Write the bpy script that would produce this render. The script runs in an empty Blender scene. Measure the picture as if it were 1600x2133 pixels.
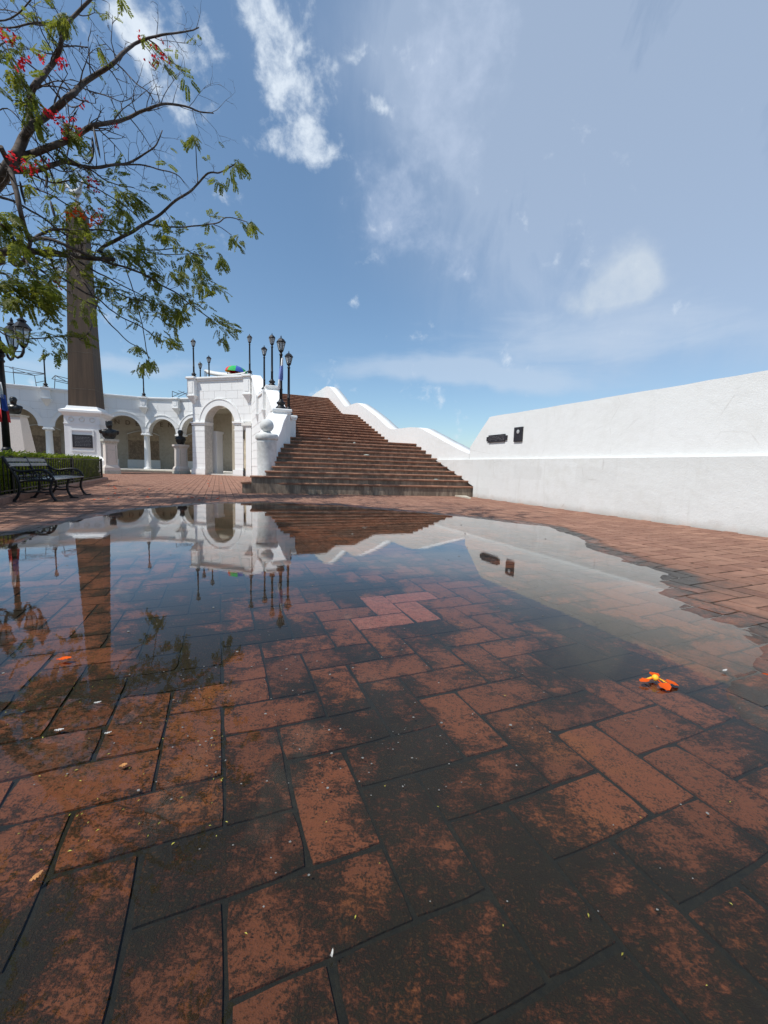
import bpy, bmesh, math, random
from mathutils import Vector, Matrix, noise as mnoise
random.seed(7)
SC = bpy.context.scene
COL = SC.collection
PI = math.pi
# ------------------------------------------------------------------ camera
F_PX, CX, CY, CAM_H = 846.0, 800.0, 1066.5, 0.7
_p, _r = math.radians(6.27), math.radians(1.72)
FWD = Vector((0, math.cos(_p), -math.sin(_p)))
_u0 = Vector((1, 0, 0)).cross(FWD)
RGT = Vector((1, 0, 0)) * math.cos(_r) + _u0 * math.sin(_r)
UPV = RGT.cross(FWD)
CAM = Vector((0, 0, CAM_H))
cam = bpy.data.cameras.new('camera')
cam.sensor_fit = 'VERTICAL'; cam.sensor_height = 36.0
cam.lens = F_PX / 2133.0 * 36.0
cam.clip_start = 0.02; cam.clip_end = 3000
cob = bpy.data.objects.new('camera', cam); COL.objects.link(cob)
cob.matrix_world = Matrix(((RGT.x, UPV.x, -FWD.x, CAM.x), (RGT.y, UPV.y, -FWD.y, CAM.y), (RGT.z, UPV.z, -FWD.z, CAM.z), (0, 0, 0, 1)))
SC.camera = cob
# ------------------------------------------------------------------ exposure, world, sun
SC.view_settings.view_transform = 'Standard'; SC.view_settings.look = 'None'
SC.view_settings.gamma = 1.0; SC.view_settings.use_curve_mapping = False
SC.view_settings.exposure = 0.05
SUN_EL, SUN_AZ = math.radians(57), math.radians(-125)     # azimuth from +Y, clockwise positive
SUN_DIR = Vector((math.sin(SUN_AZ) * math.cos(SUN_EL), math.cos(SUN_AZ) * math.cos(SUN_EL), math.sin(SUN_EL)))
sl = bpy.data.lights.new('sun', 'SUN'); sl.energy = 4.2; sl.angle = math.radians(0.5); sl.color = (1.0, 0.965, 0.91)
so = bpy.data.objects.new('sun', sl); COL.objects.link(so)
so.rotation_euler = (-SUN_DIR).to_track_quat('-Z', 'Y').to_euler()

def ray(x, y):
    return FWD + RGT * ((x - CX) / F_PX) - UPV * ((y - CY) / F_PX)
def gnd(x, y, z=0.0):
    d = ray(x, y); return CAM + d * ((z - CAM_H) / d.z)
def atd(x, y, Y):
    d = ray(x, y); return CAM + d * (Y / d.y)
def proj(p):
    d = p - CAM; w = d.dot(FWD)
    return (CX + F_PX * d.dot(RGT) / w, CY - F_PX * d.dot(UPV) / w, w)
_az = math.radians(-22.2)
U = Vector((math.sin(_az), math.cos(_az), 0)); V = Vector((math.cos(_az), -math.sin(_az), 0)); Z = Vector((0, 0, 1))
def uv(u, v, z=0.0):
    return U * u + V * v + Z * z

# ---- node helper
class NT:
    def __init__(s, tree): s.t = tree; s.n = tree.nodes; s.l = tree.links
    def add(s, typ, **kw):
        n = s.n.new(typ)
        for k, v in kw.items(): setattr(n, k, v)
        return n
    def link(s, a, b): s.l.new(a, b)
    def put(s, inp, val):
        if isinstance(val, bpy.types.NodeSocket): s.l.new(val, inp)
        else: inp.default_value = val
    def math(s, op, a, b=0.0, c=0.0, clamp=False):
        n = s.add('ShaderNodeMath', operation=op); n.use_clamp = clamp
        s.put(n.inputs[0], a); s.put(n.inputs[1], b)
        if op in ('MULTIPLY_ADD', 'SMOOTH_MIN', 'SMOOTH_MAX'): s.put(n.inputs[2], c)
        return n.outputs[0]
    def vmath(s, op, a, b=(0, 0, 0)):
        n = s.add('ShaderNodeVectorMath', operation=op)
        s.put(n.inputs[0], a)
        if op == 'SCALE': s.put(n.inputs['Scale'], b)
        else: s.put(n.inputs[1], b)
        return n.outputs['Value'] if op in ('DOT_PRODUCT', 'LENGTH', 'DISTANCE') else n.outputs['Vector']
    def noise(s, vec, scale, detail=4.0, rough=0.55, dist=0.0):
        n = s.add('ShaderNodeTexNoise'); s.put(n.inputs['Vector'], vec)
        n.inputs['Scale'].default_value = scale; n.inputs['Detail'].default_value = detail
        n.inputs['Roughness'].default_value = rough; n.inputs['Distortion'].default_value = dist
        return n.outputs['Fac']
    def step(s, x, a, b):                        # smoothstep a..b
        n = s.add('ShaderNodeMapRange', interpolation_type='SMOOTHSTEP')
        s.put(n.inputs['Value'], x); n.inputs['From Min'].default_value = a; n.inputs['From Max'].default_value = b
        return n.outputs['Result']
    def lin(s, x, a, b, c=0.0, d=1.0):
        n = s.add('ShaderNodeMapRange'); s.put(n.inputs['Value'], x)
        for k, q in (('From Min', a), ('From Max', b), ('To Min', c), ('To Max', d)): n.inputs[k].default_value = q
        return n.outputs['Result']
    def mix(s, f, a, b, mode='MIX'):
        n = s.add('ShaderNodeMix', data_type='RGBA', blend_type=mode)
        s.put(n.inputs[0], f)
        for i, v in ((6, a), (7, b)):
            if isinstance(v, bpy.types.NodeSocket): s.l.new(v, n.inputs[i])
            else: n.inputs[i].default_value = (v[0], v[1], v[2], 1)
        return n.outputs[2]
    def bump(s, h, strength, dist=0.02, normal=None):
        n = s.add('ShaderNodeBump'); n.inputs['Strength'].default_value = strength; n.inputs['Distance'].default_value = dist
        s.put(n.inputs['Height'], h)
        if normal is not None: s.link(normal, n.inputs['Normal'])
        return n.outputs['Normal']

# ---- sky
w = bpy.data.worlds.new('World'); SC.world = w; w.use_nodes = True
N = NT(w.node_tree); N.n.clear()
out = N.add('ShaderNodeOutputWorld'); bg = N.add('ShaderNodeBackground')
sky = N.add('ShaderNodeTexSky', sky_type='NISHITA'); sky.sun_disc = False
sky.sun_elevation = SUN_EL; sky.sun_rotation = SUN_AZ
sky.air_density = 1.0; sky.dust_density = 0.6; sky.ozone_density = 1.6; sky.altitude = 10
D = N.vmath('NORMALIZE', N.add('ShaderNodeTexCoord').outputs['Generated'])
SKY_K, CLOUD_K = 0.128, 1.0
skyc = N.vmath('SCALE', sky.outputs['Color'], SKY_K)
wv = N.add('ShaderNodeTexNoise'); N.put(wv.inputs['Vector'], D); wv.inputs['Scale'].default_value = 7; wv.inputs['Detail'].default_value = 5
DW = N.vmath('ADD', D, N.vmath('SCALE', N.vmath('SUBTRACT', wv.outputs['Color'], (0.5, 0.5, 0.5)), 0.07))
def blob(px, py, rx, ry, ang=0.0, vec=None, sharp=False):
    """soft elliptical patch of the sky around the direction of a pixel; rx, ry in pixels"""
    c = ray(px, py).normalized()
    ex = c.cross(Z).normalized(); ey = ex.cross(c).normalized()
    a = math.radians(ang)
    e1 = ex * math.cos(a) + ey * math.sin(a); e2 = ey * math.cos(a) - ex * math.sin(a)
    k = 1.0 / (ray(px, py).length ** 1.4 * F_PX)
    vec = vec or DW
    d = N.vmath('SUBTRACT', vec, tuple(c))
    q1 = N.math('MULTIPLY', N.vmath('DOT_PRODUCT', d, tuple(e1)), 1 / (rx * k))
    q2 = N.math('MULTIPLY', N.vmath('DOT_PRODUCT', d, tuple(e2)), 1 / (ry * k))
    r2 = N.math('ADD', N.math('MULTIPLY', q1, q1), N.math('MULTIPLY', q2, q2))
    g = N.math('POWER', 2.718, N.math('MULTIPLY', r2, -1.0))
    return N.math('MULTIPLY', g, N.step(N.vmath('DOT_PRODUCT', vec, tuple(c)), 0.2, 0.4))
def total(items):
    s = items[0]
    for i in items[1:]: s = N.math('ADD', s, i)
    return s
n1 = N.noise(D, 9, 8, 0.6, 0.3); n2 = N.noise(D, 26, 6, 0.62, 0.2); n3 = N.noise(D, 3.0, 5, 0.55, 0.6)
mp = N.add('ShaderNodeMapping'); N.link(D, mp.inputs['Vector']); mp.inputs['Scale'].default_value = (1, 1, 4.5)
n4 = N.noise(mp.outputs['Vector'], 6, 6, 0.6, 0.4)
mps = N.add('ShaderNodeMapping'); N.link(D, mps.inputs['Vector']); mps.inputs['Rotation'].default_value = (0, math.radians(-22), 0); mps.inputs['Scale'].default_value = (4.2, 1.2, 1.1)
n5 = N.noise(mps.outputs['Vector'], 2.2, 7, 0.6, 0.8)
puff = N.math('MULTIPLY', N.math('SUBTRACT', N.math('ADD', N.math('MULTIPLY', n1, 0.6), N.math('MULTIPLY', n2, 0.4)), 0.5), 4.2)
cum = total([blob(395, 130, 95, 75, -20), blob(300, 60, 90, 40, -50), blob(370, 205, 60, 35, -30), blob(250, 10, 60, 40, -40), blob(160, 60, 40, 30, -50),
             blob(545, 25, 60, 55, -30), blob(600, 120, 75, 80), blob(620, 230, 85, 60, -40), blob(600, 310, 60, 40), blob(670, 320, 40, 28),
             N.math('MULTIPLY', total([blob(785, 235, 40, 24, -25), blob(735, 628, 40, 24, 15), blob(752, 548, 28, 14, 10), blob(690, 150, 30, 44), blob(740, 128, 26, 20)]), 0.70)])
cumd = N.step(N.math('ADD', N.math('MINIMUM', N.math('MULTIPLY', cum, 0.90), 0.95), N.math('MULTIPLY', puff, 1.05)), 0.35, 1.30)
wsp = total([blob(890, 250, 150, 110, 60), blob(960, 130, 110, 120, 50), blob(900, 350, 120, 60, 0), blob(830, 470, 90, 70, -30), blob(930, 530, 170, 60, -25), blob(1000, 40, 120, 90)])
wspd = N.math('MULTIPLY', N.step(N.math('ADD', N.math('MINIMUM', N.math('MULTIPLY', wsp, 0.55), 0.75), N.math('MULTIPLY', puff, 0.8)), 0.25, 1.30), 0.50)
veil = total([blob(1450, 250, 420, 520, 0), blob(1250, 420, 330, 230, -30), blob(1080, 90, 260, 200, 20), blob(1550, 620, 330, 200), blob(1800, 100, 500, 700), blob(1020, 330, 230, 420, 25), blob(900, 60, 260, 130)])
veild = N.math('MULTIPLY', N.math('MINIMUM', N.math('MULTIPLY', veil, N.math('ADD', N.math('ADD', N.lin(n5, 0.34, 0.68, 0.44, 0.90), N.math('MULTIPLY', puff, 0.07)), N.lin(n3, 0.35, 0.65, 0.0, 0.22))), 1.25), 0.45)
low = total([blob(900, 772, 210, 30, -2), blob(1050, 790, 240, 26, -6), blob(1250, 700, 350, 60, -4), blob(250, 760, 260, 26, 8)])
lowd = N.math('MULTIPLY', N.step(N.math('ADD', N.math('MULTIPLY', low, 0.6), N.math('MULTIPLY', n4, 0.75)), 0.5, 1.1), 0.55)
rc = total([blob(1260, 615, 105, 34, 3), blob(1320, 585, 60, 34, 40), blob(1345, 600, 38, 40), blob(1280, 560, 75, 60, 30)])
rcd = N.math('MULTIPLY', N.step(N.math('ADD', N.math('MINIMUM', N.math('MULTIPLY', rc, 0.75), 0.9), N.math('MULTIPLY', puff, 0.42)), 0.15, 1.25), 0.72)
skyc = N.vmath('MULTIPLY', N.mix(0.10, skyc, (0.36, 0.60, 0.90)), (0.90, 1.0, 1.03))
c = N.mix(N.math('MINIMUM', veild, 0.75), skyc, (0.51 * CLOUD_K, 0.605 * CLOUD_K, 0.76 * CLOUD_K))
c = N.mix(lowd, c, (0.56 * CLOUD_K, 0.66 * CLOUD_K, 0.80 * CLOUD_K))
c = N.mix(wspd, c, (0.56 * CLOUD_K, 0.65 * CLOUD_K, 0.82 * CLOUD_K))
c = N.mix(rcd, c, (0.66 * CLOUD_K, 0.73 * CLOUD_K, 0.80 * CLOUD_K))
c = N.mix(N.math('MULTIPLY', cumd, 0.92), c, (0.78 * CLOUD_K, 0.86 * CLOUD_K, 0.95 * CLOUD_K))
N.link(c, bg.inputs['Color']); bg.inputs['Strength'].default_value = 1.0
N.link(bg.outputs[0], out.inputs[0])

# ------------------------------------------------------------------ materials
def new_mat(name):
    m = bpy.data.materials.new(name); m.use_nodes = True
    n = NT(m.node_tree); n.n.clear()
    o = n.add('ShaderNodeOutputMaterial'); b = n.add('ShaderNodeBsdfPrincipled'); n.link(b.outputs[0], o.inputs[0])
    return m, n, b, o
def pos(n): return n.add('ShaderNodeNewGeometry').outputs['Position']
def objrand(n): return n.add('ShaderNodeObjectInfo').outputs['Random']
def plain(name, col, rough=0.6, metal=0.0, var=0.15, scale=12.0, bump=0.0, bscale=60.0, spec=0.5, coat=0.0, rnd=0.0):
    m, n, b, o = new_mat(name)
    P = pos(n)
    f = n.noise(P, scale, 5)
    lo = tuple(x * (1 - var) for x in col); hi = tuple(min(1, x * (1 + var)) for x in col)
    cc = n.mix(n.step(f, 0.3, 0.7), lo, hi)
    if rnd: cc = n.mix(1.0, cc, n.mix(objrand(n), (1 - rnd,) * 3, (1 + rnd,) * 3), 'MULTIPLY')
    n.link(cc, b.inputs['Base Color'])
    b.inputs['Roughness'].default_value = rough; b.inputs['Metallic'].default_value = metal
    b.inputs['Specular IOR Level'].default_value = spec; b.inputs['Coat Weight'].default_value = coat
    if bump: n.link(n.bump(n.noise(P, bscale, 5, 0.6), bump, 0.01), b.inputs['Normal'])
    return m
def plaster(name, col=(0.80, 0.80, 0.775), stain=0.25, patch=0.0, stain_col=(0.50, 0.48, 0.42), bump=0.35, bscale=9.0, streak=0.5):
    m, n, b, o = new_mat(name)
    P = pos(n)
    big = n.noise(P, 0.7, 4, 0.6); med = n.noise(P, 5, 6, 0.65); fine = n.noise(P, 55, 4, 0.6)
    mp = n.add('ShaderNodeMapping'); n.link(P, mp.inputs['Vector']); mp.inputs['Scale'].default_value = (7, 7, 0.55)
    stk = n.noise(mp.outputs['Vector'], 1.0, 5, 0.65)
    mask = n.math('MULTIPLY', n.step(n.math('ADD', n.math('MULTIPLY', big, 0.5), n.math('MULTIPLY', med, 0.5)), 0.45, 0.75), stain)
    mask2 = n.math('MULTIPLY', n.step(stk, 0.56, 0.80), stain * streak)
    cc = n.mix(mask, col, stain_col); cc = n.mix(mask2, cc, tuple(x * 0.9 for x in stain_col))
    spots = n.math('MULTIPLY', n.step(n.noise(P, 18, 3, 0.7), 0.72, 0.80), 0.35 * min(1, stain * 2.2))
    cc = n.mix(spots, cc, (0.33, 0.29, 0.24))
    if patch:
        dots = n.add('ShaderNodeCombineXYZ')
        n.link(n.vmath('DOT_PRODUCT', P, tuple(U)), dots.inputs[0]); n.link(n.vmath('DOT_PRODUCT', P, (0, 0, 1)), dots.inputs[1])
        bt = n.add('ShaderNodeTexBrick'); n.link(dots.outputs[0], bt.inputs['Vector'])
        bt.inputs['Scale'].default_value = 1.0; bt.inputs['Mortar Size'].default_value = 0.0
        bt.inputs['Brick Width'].default_value = 0.85; bt.inputs['Row Height'].default_value = 0.27; bt.offset = 0.37; bt.offset_frequency = 2
        bt.inputs['Color1'].default_value = (1, 1, 1, 1); bt.inputs['Color2'].default_value = (0, 0, 0, 1)
        cc = n.mix(n.math('MULTIPLY', bt.outputs['Color'], patch), cc, (0.60, 0.60, 0.575))
    zs = n.add('ShaderNodeSeparateXYZ'); n.link(P, zs.inputs[0])
    splash = n.math('SUBTRACT', 1.0, n.step(n.math('ADD', zs.outputs[2], n.math('MULTIPLY', n.math('SUBTRACT', med, 0.5), 0.22)), 0.0, 0.14))
    cc = n.mix(n.math('MULTIPLY', splash, 0.45), cc, (0.40, 0.31, 0.24))
    crk = n.add('ShaderNodeTexVoronoi', feature='DISTANCE_TO_EDGE'); n.put(crk.inputs['Vector'], P); crk.inputs['Scale'].default_value = 0.9
    line = n.math('MULTIPLY', n.math('SUBTRACT', 1.0, n.step(n.math('ADD', crk.outputs['Distance'], n.math('MULTIPLY', n.math('SUBTRACT', med, 0.5), 0.05)), 0.0, 0.006)), n.step(big, 0.52, 0.66))
    cc = n.mix(n.math('MULTIPLY', line, 0.5 * min(1, stain * 2)), cc, (0.38, 0.35, 0.31))
    n.link(cc, b.inputs['Base Color']); b.inputs['Roughness'].default_value = 0.85; b.inputs['Specular IOR Level'].default_value = 0.25
    h = n.math('ADD', n.math('MULTIPLY', n.noise(P, bscale, 5, 0.6), 0.7), n.math('MULTIPLY', fine, 0.3))
    n.link(n.bump(h, bump, 0.03), b.inputs['Normal'])
    return m
M = {}
M['wall'] = plaster('white_limewash', (0.76, 0.765, 0.745), 0.22, 0, bump=0.30, bscale=6)
M['wall_low'] = plaster('grey_limewash', (0.70, 0.705, 0.685), 0.50, 0.5, bump=0.34, bscale=7, streak=0.8)
M['white'] = plaster('white_painted_stone', (0.82, 0.82, 0.80), 0.10, 0, bump=0.12, bscale=14, streak=0.8)
M['white_old'] = plaster('weathered_white_stone', (0.74, 0.73, 0.68), 0.35, 0, bump=0.25, bscale=14)
M['joint'] = plain('block_joint', (0.60, 0.585, 0.55), 0.9, var=0.15)
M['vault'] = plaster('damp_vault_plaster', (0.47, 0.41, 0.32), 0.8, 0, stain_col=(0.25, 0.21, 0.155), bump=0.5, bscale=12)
M['plaque_stone'] = plain('brown_inscribed_stone', (0.27, 0.195, 0.125), 0.8, var=0.3, scale=6, bump=0.3)
M['plaque_cream'] = plain('cream_inscribed_stone', (0.50, 0.43, 0.30), 0.8, var=0.2, scale=6, bump=0.3)
M['niche'] = plain('tan_niche_stone', (0.36, 0.275, 0.18), 0.85, var=0.2, scale=6, bump=0.3)
M['inscription'] = plain('engraved_line', (0.14, 0.09, 0.055), 0.9, var=0.2)
M['letter'] = plain('dark_letter', (0.16, 0.12, 0.085), 0.8, var=0.2)
M['pinkstone'] = plain('pink_grey_granite', (0.60, 0.545, 0.485), 0.7, var=0.10, scale=40, bump=0.15)
M['greystone'] = plain('grey_lichen_stone', (0.44, 0.44, 0.38), 0.8, var=0.2, scale=18, bump=0.2)
M['bronze'] = plain('black_bronze', (0.028, 0.028, 0.027), 0.34, metal=0.5, var=0.5, scale=8, bump=0.2, bscale=25)
M['iron'] = plain('black_painted_iron', (0.010, 0.0095, 0.011), 0.48, var=0.3, bump=0.08, bscale=40, spec=0.35)
M['iron_green'] = plain('green_black_iron', (0.008, 0.011, 0.007), 0.5, var=0.3, bump=0.1, bscale=30)
M['frame_steel'] = plain('dull_steel_tube', (0.06, 0.06, 0.07), 0.5, metal=0.4)
M['slat_wood'] = plain('sky_sheen_slat', (0.20, 0.20, 0.19), 0.42, var=0.25, scale=20, bump=0.15, rnd=0.15)  # dark wood; the grey puts the sky's sheen into the slat colour
M['plate'] = plain('dark_metal_plaque', (0.035, 0.032, 0.036), 0.45, metal=0.3, var=0.35, scale=30, bump=0.5, bscale=45)
M['plate_relief'] = plain('worn_plaque_relief', (0.20, 0.19, 0.19), 0.4, metal=0.5, var=0.4, scale=40)
M['emblem'] = plain('pale_emblem', (0.42, 0.43, 0.43), 0.5, var=0.15)
M['apron'] = plain('bare_concrete', (0.48, 0.44, 0.36), 0.9, var=0.15, scale=8, bump=0.2)
M['white_cloth'] = plain('white_awning_cloth', (0.78, 0.77, 0.72), 0.9, var=0.05)
M['ball'] = plain('pale_grey_stone', (0.62, 0.62, 0.60), 0.75, var=0.12, scale=10, bump=0.15)
for nm, cc in (('blue', (0.04, 0.10, 0.40)), ('paleblue', (0.16, 0.22, 0.50)), ('green', (0.02, 0.42, 0.10)), ('yellow', (0.85, 0.50, 0.03)), ('red', (0.62, 0.03, 0.03)), ('flagwhite', (0.75, 0.75, 0.76))):
    M[nm] = plain('cloth_' + nm, cc, 0.8, var=0.08)

def obelisk_mat():
    m, n, b, o = new_mat('brown_obelisk_granite'); P = pos(n)
    mp = n.add('ShaderNodeMapping'); n.link(P, mp.inputs['Vector']); mp.inputs['Scale'].default_value = (4.5, 4.5, 0.18)
    s = n.noise(mp.outputs['Vector'], 1.3, 6, 0.65)
    cc = n.mix(n.step(s, 0.35, 0.7), (0.054, 0.033, 0.019), (0.098, 0.060, 0.034))
    cc = n.mix(n.math('MULTIPLY', n.step(n.noise(P, 40, 3), 0.55, 0.75), 0.4), cc, (0.05, 0.04, 0.03))
    n.link(cc, b.inputs['Base Color']); b.inputs['Roughness'].default_value = 0.75
    n.link(n.bump(n.noise(P, 30, 4), 0.2, 0.02), b.inputs['Normal'])
    return m
M['obelisk'] = obelisk_mat()
M['joint_brown'] = plain('obelisk_joint', (0.12, 0.095, 0.07), 0.85, var=0.3)

def brick_mat(name='terracotta_paver', wet_fx=True):
    m, n, b, o = new_mat(name); P = pos(n)
    at = n.add('ShaderNodeAttribute', attribute_name='tone'); ao = n.add('ShaderNodeAttribute', attribute_name='tone', attribute_type='OBJECT')
    tone = n.math('ADD', at.outputs['Fac'], ao.outputs['Fac'])
    fine = n.noise(P, 46, 7, 0.72); med = n.noise(P, 9, 7, 0.68, 0.5); big = n.noise(P, 1.6, 3, 0.5); grit = n.noise(P, 190, 4, 0.7)
    mp = n.add('ShaderNodeMapping'); n.link(P, mp.inputs['Vector']); mp.inputs['Rotation'].default_value = (0, 0, math.radians(-62)); mp.inputs['Scale'].default_value = (1, 3.2, 1)
    scr = n.noise(mp.outputs['Vector'], 26, 6, 0.7, 0.6)
    dry = n.mix(tone, (0.225, 0.104, 0.066), (0.335, 0.175, 0.113))
    dry = n.mix(n.math('MULTIPLY', n.step(fine, 0.4, 0.75), 0.5), dry, (0.34, 0.19, 0.13))
    dry = n.mix(n.math('MULTIPLY', n.step(med, 0.50, 0.70), 0.50), dry, (0.17, 0.085, 0.062))
    z = n.add('ShaderNodeSeparateXYZ'); n.link(P, z.inputs[0])
    zz = n.math('ADD', z.outputs[2], n.math('MULTIPLY', n.math('SUBTRACT', n.math('ADD', n.math('MULTIPLY', med, 0.6), n.math('MULTIPLY', fine, 0.4)), 0.5), 0.007))
    wet = n.math('SUBTRACT', 1.0, n.step(zz, 0.0042, 0.0100))
    sub = n.math('SUBTRACT', 1.0, n.step(z.outputs[2], -0.004, 0.002))
    wetc = n.mix(tone, (0.118, 0.036, 0.0165), (0.200, 0.060, 0.026))
    wetc = n.mix(n.math('MULTIPLY', n.step(scr, 0.5, 0.68), 0.5), wetc, (0.20, 0.070, 0.028))
    org = n.noise(P, 3.1, 3, 0.5)
    wetc = n.mix(n.math('MULTIPLY', n.step(org, 0.50, 0.68), 0.55), wetc, (0.24, 0.078, 0.020))
    wetc = n.mix(n.step(tone, 1.2, 1.7), wetc, n.mix(n.step(scr, 0.4, 0.65), (0.27, 0.080, 0.052), (0.33, 0.125, 0.088)))
    # algae film where the bricks stand under or at the water
    a = n.math('ADD', n.math('ADD', n.math('MULTIPLY', med, 0.42), n.math('MULTIPLY', scr, 0.30)), n.math('ADD', n.math('MULTIPLY', big, 0.80), n.math('MULTIPLY', n.math('ADD', n.math('MULTIPLY', fine, 0.5), n.math('MULTIPLY', grit, 0.5)), 0.42)))
    a = n.math('SUBTRACT', a, 0.318)
    a = n.math('ADD', a, n.math('MULTIPLY', n.math('SUBTRACT', 0.5, tone), 0.07))
    edge = n.add('ShaderNodeAttribute', attribute_name='alg'); edgo = n.add('ShaderNodeAttribute', attribute_name='alg', attribute_type='OBJECT')
    a = n.math('ADD', a, n.math('ADD', edge.outputs['Fac'], edgo.outputs['Fac']))
    rim = n.add('ShaderNodeAttribute', attribute_name='rim').outputs['Fac']
    a = n.math('ADD', a, n.math('SUBTRACT', n.math('MULTIPLY', n.math('MULTIPLY', rim, n.math('ADD', med, 0.15)), 0.06), 0.010))
    alg = n.math('MULTIPLY', n.step(a, 0.590, 0.705), 0.95)
    algc = n.mix(n.step(fine, 0.35, 0.7), (0.0045, 0.0042, 0.0017), (0.0130, 0.0105, 0.0042))
    algc = n.mix(n.math('MULTIPLY', n.step(n.math('ADD', n.math('MULTIPLY', grit, 0.65), n.math('MULTIPLY', scr, 0.35)), 0.53, 0.63), 0.80), algc, (0.095, 0.038, 0.013))
    wetc = n.mix(n.math('MULTIPLY', n.step(n.math('ADD', n.math('MULTIPLY', grit, 0.6), n.math('MULTIPLY', fine, 0.4)), 0.49, 0.59), 0.80), wetc, (0.022, 0.014, 0.007))
    wetc = n.mix(alg, wetc, algc)
    damp = n.mix(n.math('MULTIPLY', n.step(n.math('ADD', n.math('MULTIPLY', fine, 0.5), n.math('MULTIPLY', med, 0.5)), 0.42, 0.58), 0.85), wetc, (0.022, 0.019, 0.014))
    wetc = n.mix(n.math('SUBTRACT', 1.0, sub), wetc, damp)
    cc = n.mix(wet, dry, wetc) if wet_fx else dry
    n.link(cc, b.inputs['Base Color'])
    rgh = n.math('SUBTRACT', 0.88, n.math('MULTIPLY', n.math('MULTIPLY', wet, n.math('SUBTRACT', 1.0, sub)), 0.60)) if wet_fx else 0.85
    n.put(b.inputs['Roughness'], rgh); b.inputs['Specular IOR Level'].default_value = 0.45
    h = n.math('ADD', n.math('MULTIPLY', fine, 0.5), n.math('ADD', n.math('MULTIPLY', grit, 0.25), n.math('MULTIPLY', scr, 0.45)))
    h = n.math('ADD', h, n.math('MULTIPLY', n.math('MULTIPLY', alg, grit), 0.55))
    n.link(n.bump(h, 1.0, 0.007), b.inputs['Normal'])
    return m
M['brick'] = brick_mat()
def bed_mat():
    m, n, b, o = new_mat('dark_joint_dirt'); P = pos(n)
    f = n.noise(P, 60, 6, 0.75)
    z = n.add('ShaderNodeSeparateXYZ'); n.link(P, z.inputs[0])
    n.link(n.mix(n.step(z.outputs[2], -0.002, 0.0045), n.mix(n.step(f, 0.35, 0.7), (0.0035, 0.0032, 0.002), (0.016, 0.0125, 0.007)), n.mix(n.step(f, 0.35, 0.7), (0.05, 0.035, 0.025), (0.15, 0.095, 0.065))), b.inputs['Base Color'])
    b.inputs['Roughness'].default_value = 0.9
    n.link(n.bump(f, 0.6, 0.01), b.inputs['Normal'])
    return m
M['bed'] = bed_mat()
M['tread'] = plain('terracotta_tread', (0.25, 0.125, 0.076), 0.8, var=0.38, scale=7, bump=0.3, rnd=0.2)
def riser_mat():
    m, n, b, o = new_mat('grimy_riser'); P = pos(n)
    mp = n.add('ShaderNodeMapping'); n.link(P, mp.inputs['Vector']); mp.inputs['Scale'].default_value = (6, 6, 1.2)
    s = n.noise(mp.outputs['Vector'], 1.4, 6, 0.7); z = n.add('ShaderNodeSeparateXYZ'); n.link(P, z.inputs[0])
    grey = n.mix(n.step(s, 0.4, 0.7), (0.16, 0.12, 0.088), (0.34, 0.27, 0.20))
    brown = n.mix(n.step(s, 0.4, 0.7), (0.125, 0.060, 0.037), (0.215, 0.112, 0.068))
    n.link(n.mix(n.step(z.outputs[2], 0.5, 2.2), grey, brown), b.inputs['Base Color']); b.inputs['Roughness'].default_value = 0.9
    n.link(n.bump(s, 0.4, 0.02), b.inputs['Normal'])
    return m
M['riser'] = riser_mat()
def tread_mat():
    m, n, b, o = new_mat('terracotta_tread_bricks'); P = pos(n)
    z = n.add('ShaderNodeSeparateXYZ'); n.link(P, z.inputs[0])
    cell = n.add('ShaderNodeCombineXYZ'); n.link(n.math('FLOOR', n.math('DIVIDE', n.vmath('DOT_PRODUCT', P, tuple(V)), 0.135)), cell.inputs[0]); n.link(n.math('FLOOR', n.math('MULTIPLY', z.outputs[2], 8.0)), cell.inputs[1])
    wn = n.add('ShaderNodeTexWhiteNoise', noise_dimensions='2D'); n.link(cell.outputs[0], wn.inputs['Vector'])
    f = n.noise(P, 7, 5); g = n.noise(P, 1.3, 4, 0.6)
    cc = n.mix(wn.outputs['Value'], (0.215, 0.098, 0.058), (0.370, 0.190, 0.116))
    cc = n.mix(n.math('MULTIPLY', n.step(f, 0.45, 0.7), 0.6), cc, (0.12, 0.07, 0.048))
    cc = n.mix(n.math('MULTIPLY', n.step(g, 0.55, 0.72), 0.5), cc, (0.30, 0.20, 0.14))
    n.link(cc, b.inputs['Base Color']); b.inputs['Roughness'].default_value = 0.85
    n.link(n.bump(n.noise(P, 40, 4), 0.3, 0.01), b.inputs['Normal'])
    return m
M['tread'] = tread_mat()
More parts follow.
